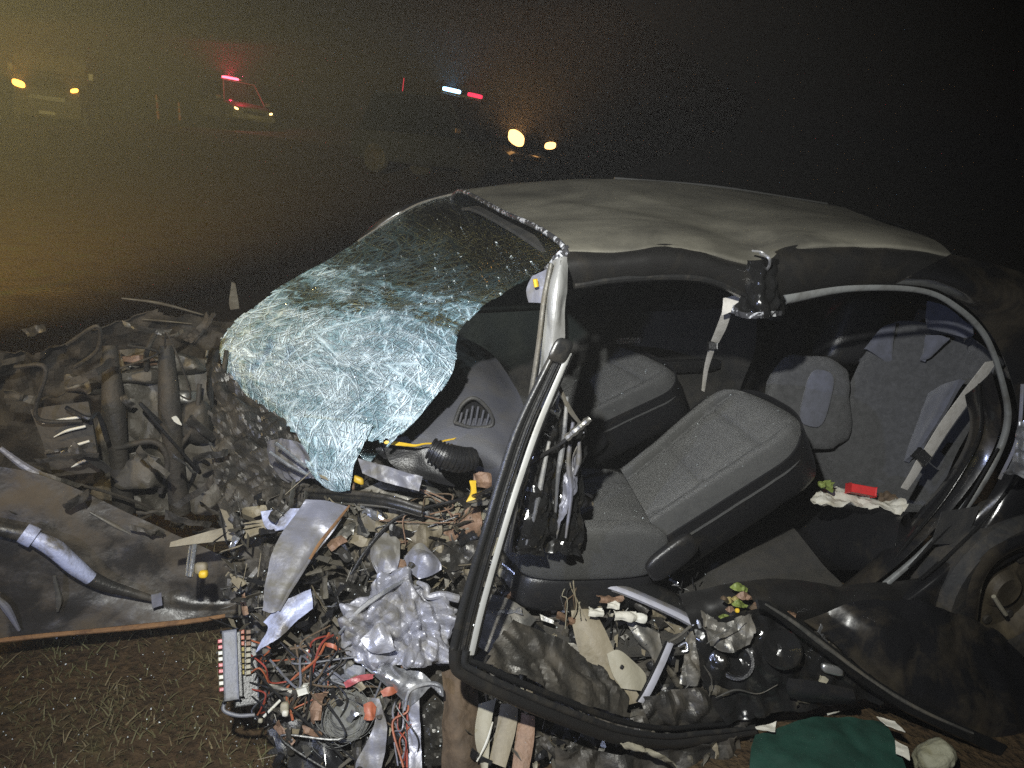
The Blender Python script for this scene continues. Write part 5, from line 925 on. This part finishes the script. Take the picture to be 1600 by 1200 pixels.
for k, (u, v, mt, lab) in enumerate([(1290, 757, 'leaf_green', 'bunch of green leaves beside the red packet'), (1386, 776, 'brown', 'dark brown wrapper between red packet and belt')]):
    o = crumpled('leaf_bunch' if k == 0 else 'wrapper', [PY((u-14, v-5, .44), (u, v-8, .45), (u+14, v-4, .44)), PY((u-12, v+4, .45), (u, v+2, .47), (u+14, v+6, .45)), PY((u-8, v+9, .45), (u, v+10, .46), (u+10, v+10, .45))], mt, None, .012, 34, 20, 20, .002, k, .05, base=True); tag(o, lab, 'leaves' if k == 0 else 'wrapper')
# scraps in the sill, leaves with a yellow flower
for k, (u, v, w, h, mt, lab) in enumerate([(930, 955, 14, 9, 'paper', 'pale paper scrap under the bent chrome edge, leftmost'), (958, 944, 12, 8, 'paper', 'pale paper scrap under the bent chrome edge, topmost'), (975, 962, 20, 8, 'paper', 'long pale paper scrap in the middle of the bent chrome edge'), (998, 966, 14, 8, 'white_plastic', 'pale plastic scrap under the bent chrome edge, rightmost'), (952, 935, 24, 6, 'copper', 'brown torn strip under the bent chrome edge')]):
    o = crumpled('torn_scrap', [PH((u-w, v-h, .17), (u+w, v-h*.6, .18)), PH((u-w*.8, v, .19), (u+w*1.1, v+h*.3, .19)), PH((u-w*.9, v+h, .18), (u+w*.9, v+h, .18))], mt, None, .006, 30, 18, 14, .002, 40+k, .08, base=True); tag(o, lab, 'scrap', 'torn scraps under the bent edge')
for k in range(14):
    u, v = 1130+RNG.uniform(0, 58), 912+RNG.uniform(0, 60); mt = ['leaf_dry', 'leaf_green', 'copper', 'brown'][k % 4]; s = RNG.uniform(7, 13)
    o = crumpled('fallen_leaf', [PY((u-s, v, .68+k*.003), (u, v-s*.6, .685+k*.003), (u+s, v+s*.2, .68+k*.003)), PY((u-s*.7, v+s*.3, .69+k*.003), (u, v+s*.5, .70+k*.003), (u+s, v+s*.5, .685+k*.003))], mt, None, .006, 40, 12, 8, .001, 60+k, base=True); tag(o, 'dry leaf caught in the sill beside the torn door panel', 'leaf', 'leaves caught in the sill')
fw_ = superbox('yellow_flower', Y(1152, 954, .74), CR, CU, -CF, (.007, .007, .006), 'yellow', None, .8, 6, base=True); tag(fw_, 'tiny yellow flower head among the leaves in the sill', 'flower')

# broken fragments strewn over the crushed front (one could lift each away)
frag_mats = [('dark_metal', 'dark'), ('grey_metal', 'grey'), ('tan', 'tan'), ('black_plastic', 'black'), ('copper', 'brown'), ('beige', 'beige'), ('silver', 'silver'), ('dirt_metal', 'earth coloured')]
g = np.random.default_rng(77)
zones = [((560, 900, 790, 900), 46, 'in the crushed footwell behind the door frame'), ((430, 640, 1010, 1190), 40, 'below the crumpled silver sheet'), ((760, 1090, 900, 1100), 44, 'inside the fallen door frame'), ((740, 1170, 1150, 1200), 16, 'under the lower bar of the door frame'), ((350, 560, 770, 960), 26, 'around the bent grey strut'), ((1095, 1330, 960, 1100), 26, 'on the torn door panel')]
def fragment(u, v, g, mt, o_):
    w, h = g.uniform(8, 30), g.uniform(3, 13); a = g.uniform(0, 3.14); ca, sa = math.cos(a), math.sin(a)
    def q_(x_, y_, oo): return H(u+x_*w*ca-y_*h*sa, v+x_*w*sa+y_*h*ca, oo)
    t1, t2 = g.uniform(-.06, .06, 2)
    return [[q_(-1, -1, o_+t1), q_(0, -.8, o_+.02), q_(1, -1, o_+t2)], [q_(-.9, 0, o_+t1), q_(0, 0, o_+.02), q_(1.1, .1, o_+t2)], [q_(-.7, 1, o_-t2), q_(0, .9, o_), q_(.8, .8, o_-t1)]]
kk = 0
for (u0, u1, v0, v1), cnt, where in zones:
    for _ in range(cnt):
        mt, cn = frag_mats[int(g.choice(8, p=[.2, .15, .13, .18, .09, .06, .05, .14]))]; kk += 1
        oo_ = g.uniform(.19, .26) if u0 > 1000 else g.uniform(.02, .11)
        o = crumpled('broken_fragment', fragment(g.uniform(u0, u1), g.uniform(v0, v1), g, mt, oo_), mt, None, .006, 30, 12, 8, .003, 80+kk, .05, base=True)
        tag(o, f'{cn} broken fragment {where}', 'fragment', f'{cn} fragments {where}')
# finer litter of the crash, too small to pick apart
g = np.random.default_rng(123)
for nm, mt, cnt in (('plastic_litter', 'black_plastic', 260), ('metal_litter', 'grey_metal', 200), ('trim_litter', 'tan', 160), ('rust_litter', 'dirt_metal', 200)):
    V = []; Fs = []
    for _ in range(cnt):
        z_ = zones[int(g.choice(5, p=[.27, .22, .25, .1, .16]))][0]; c = H(g.uniform(z_[0]-10, z_[1]+10), g.uniform(z_[2]-20, z_[3]+20), g.uniform(.0, .10)); e1_ = unit(g.normal(size=3)); e2_ = unit(np.cross(e1_, g.normal(size=3))); l_, w_ = g.uniform(.008, .05), g.uniform(.002, .012); b0 = len(V); n3 = np.cross(e1_, e2_)*.0015
        q = [c-e1_*l_-e2_*w_, c+e1_*l_*g.uniform(.5, 1)-e2_*w_*.6, c+e1_*l_+e2_*w_*.7, c-e1_*l_*.6+e2_*w_]; V += q+[x_+n3 for x_ in q]
        Fs += [[b0, b0+1, b0+2, b0+3], [b0+7, b0+6, b0+5, b0+4], [b0, b0+4, b0+5, b0+1], [b0+1, b0+5, b0+6, b0+2], [b0+2, b0+6, b0+7, b0+3], [b0+3, b0+7, b0+4, b0]]
    tag(link(nm, V, Fs, mt, None, False), 'fine '+nm.replace('_', ' ')+' scattered through the crushed front', 'litter', kind='stuff')
g = np.random.default_rng(55); V = []; Fs = []
for k in range(150):
    z_ = zones[int(g.choice(5, p=[.30, .2, .3, .08, .12]))][0]; c = H(g.uniform(z_[0], z_[1]), g.uniform(z_[2], z_[3]), g.uniform(.04, .13)); e1_ = unit(g.normal(size=3)*[1, .6, 1]); e2_ = unit(np.cross(e1_, g.normal(size=3))); l_ = g.uniform(.004, .03); b0 = len(V); V += [c-e1_*l_, c+e2_*.0022, c+np.cross(e1_, e2_)*.0022, c+e1_*l_]; Fs += [[b0, b0+1, b0+2], [b0+3, b0+2, b0+1], [b0, b0+3, b0+1], [b0, b0+2, b0+3]]
tag(link('metal_slivers', V, Fs, 'aluminium', None, False), 'bright slivers of torn metal through the crushed front', 'slivers', kind='stuff')
# glass crumbs
g = np.random.default_rng(9); V = []; Fs = []
for k in range(700):
    u, v = (g.uniform(350, 1150), g.uniform(780, 1200)) if k < 500 else (g.uniform(0, 420), g.uniform(820, 1200)); c = H(u, v, g.uniform(.0, .12)) if k < 500 else Z(u, v, .01); c = c if k < 700 else None; q = g.normal(size=(4, 3)); q /= np.linalg.norm(q, axis=1, keepdims=True); b0 = len(V); V += list(c+q*.003*g.uniform(.5, 1.1)); Fs += [[b0, b0+1, b0+2], [b0, b0+2, b0+3], [b0, b0+3, b0+1], [b0+1, b0+3, b0+2]]
tag(link('glass_debris', V, Fs, 'glass_crumb', None, False), 'tiny crumbs of broken glass over the wreckage', 'glass', kind='stuff')

# ================================================================== HAZE
hb = [(-60, -75, -1.5), (45, -75, -1.5), (45, 6, -1.5), (-60, 6, -1.5)]
mm = bpy.data.materials.new('haze_air'); mm.use_nodes = True; mm.node_tree.nodes.clear(); MATS['haze_air'] = mm
oo = mm.node_tree.nodes.new('ShaderNodeOutputMaterial'); pv = mm.node_tree.nodes.new('ShaderNodeVolumePrincipled')
pv.inputs['Density'].default_value = .0040; pv.inputs['Color'].default_value = (.92, .92, .92, 1); mm.node_tree.links.new(pv.outputs[0], oo.inputs['Volume'])
hz = link('haze', hb+[(x, y, 3.4) for x, y, z in hb], [[3, 2, 1, 0], [4, 5, 6, 7], [0, 1, 5, 4], [1, 2, 6, 5], [2, 3, 7, 6], [3, 0, 4, 7]], 'haze_air', None, False)
tag(hz, 'thin night mist hanging over the crash site', 'haze', kind='stuff')
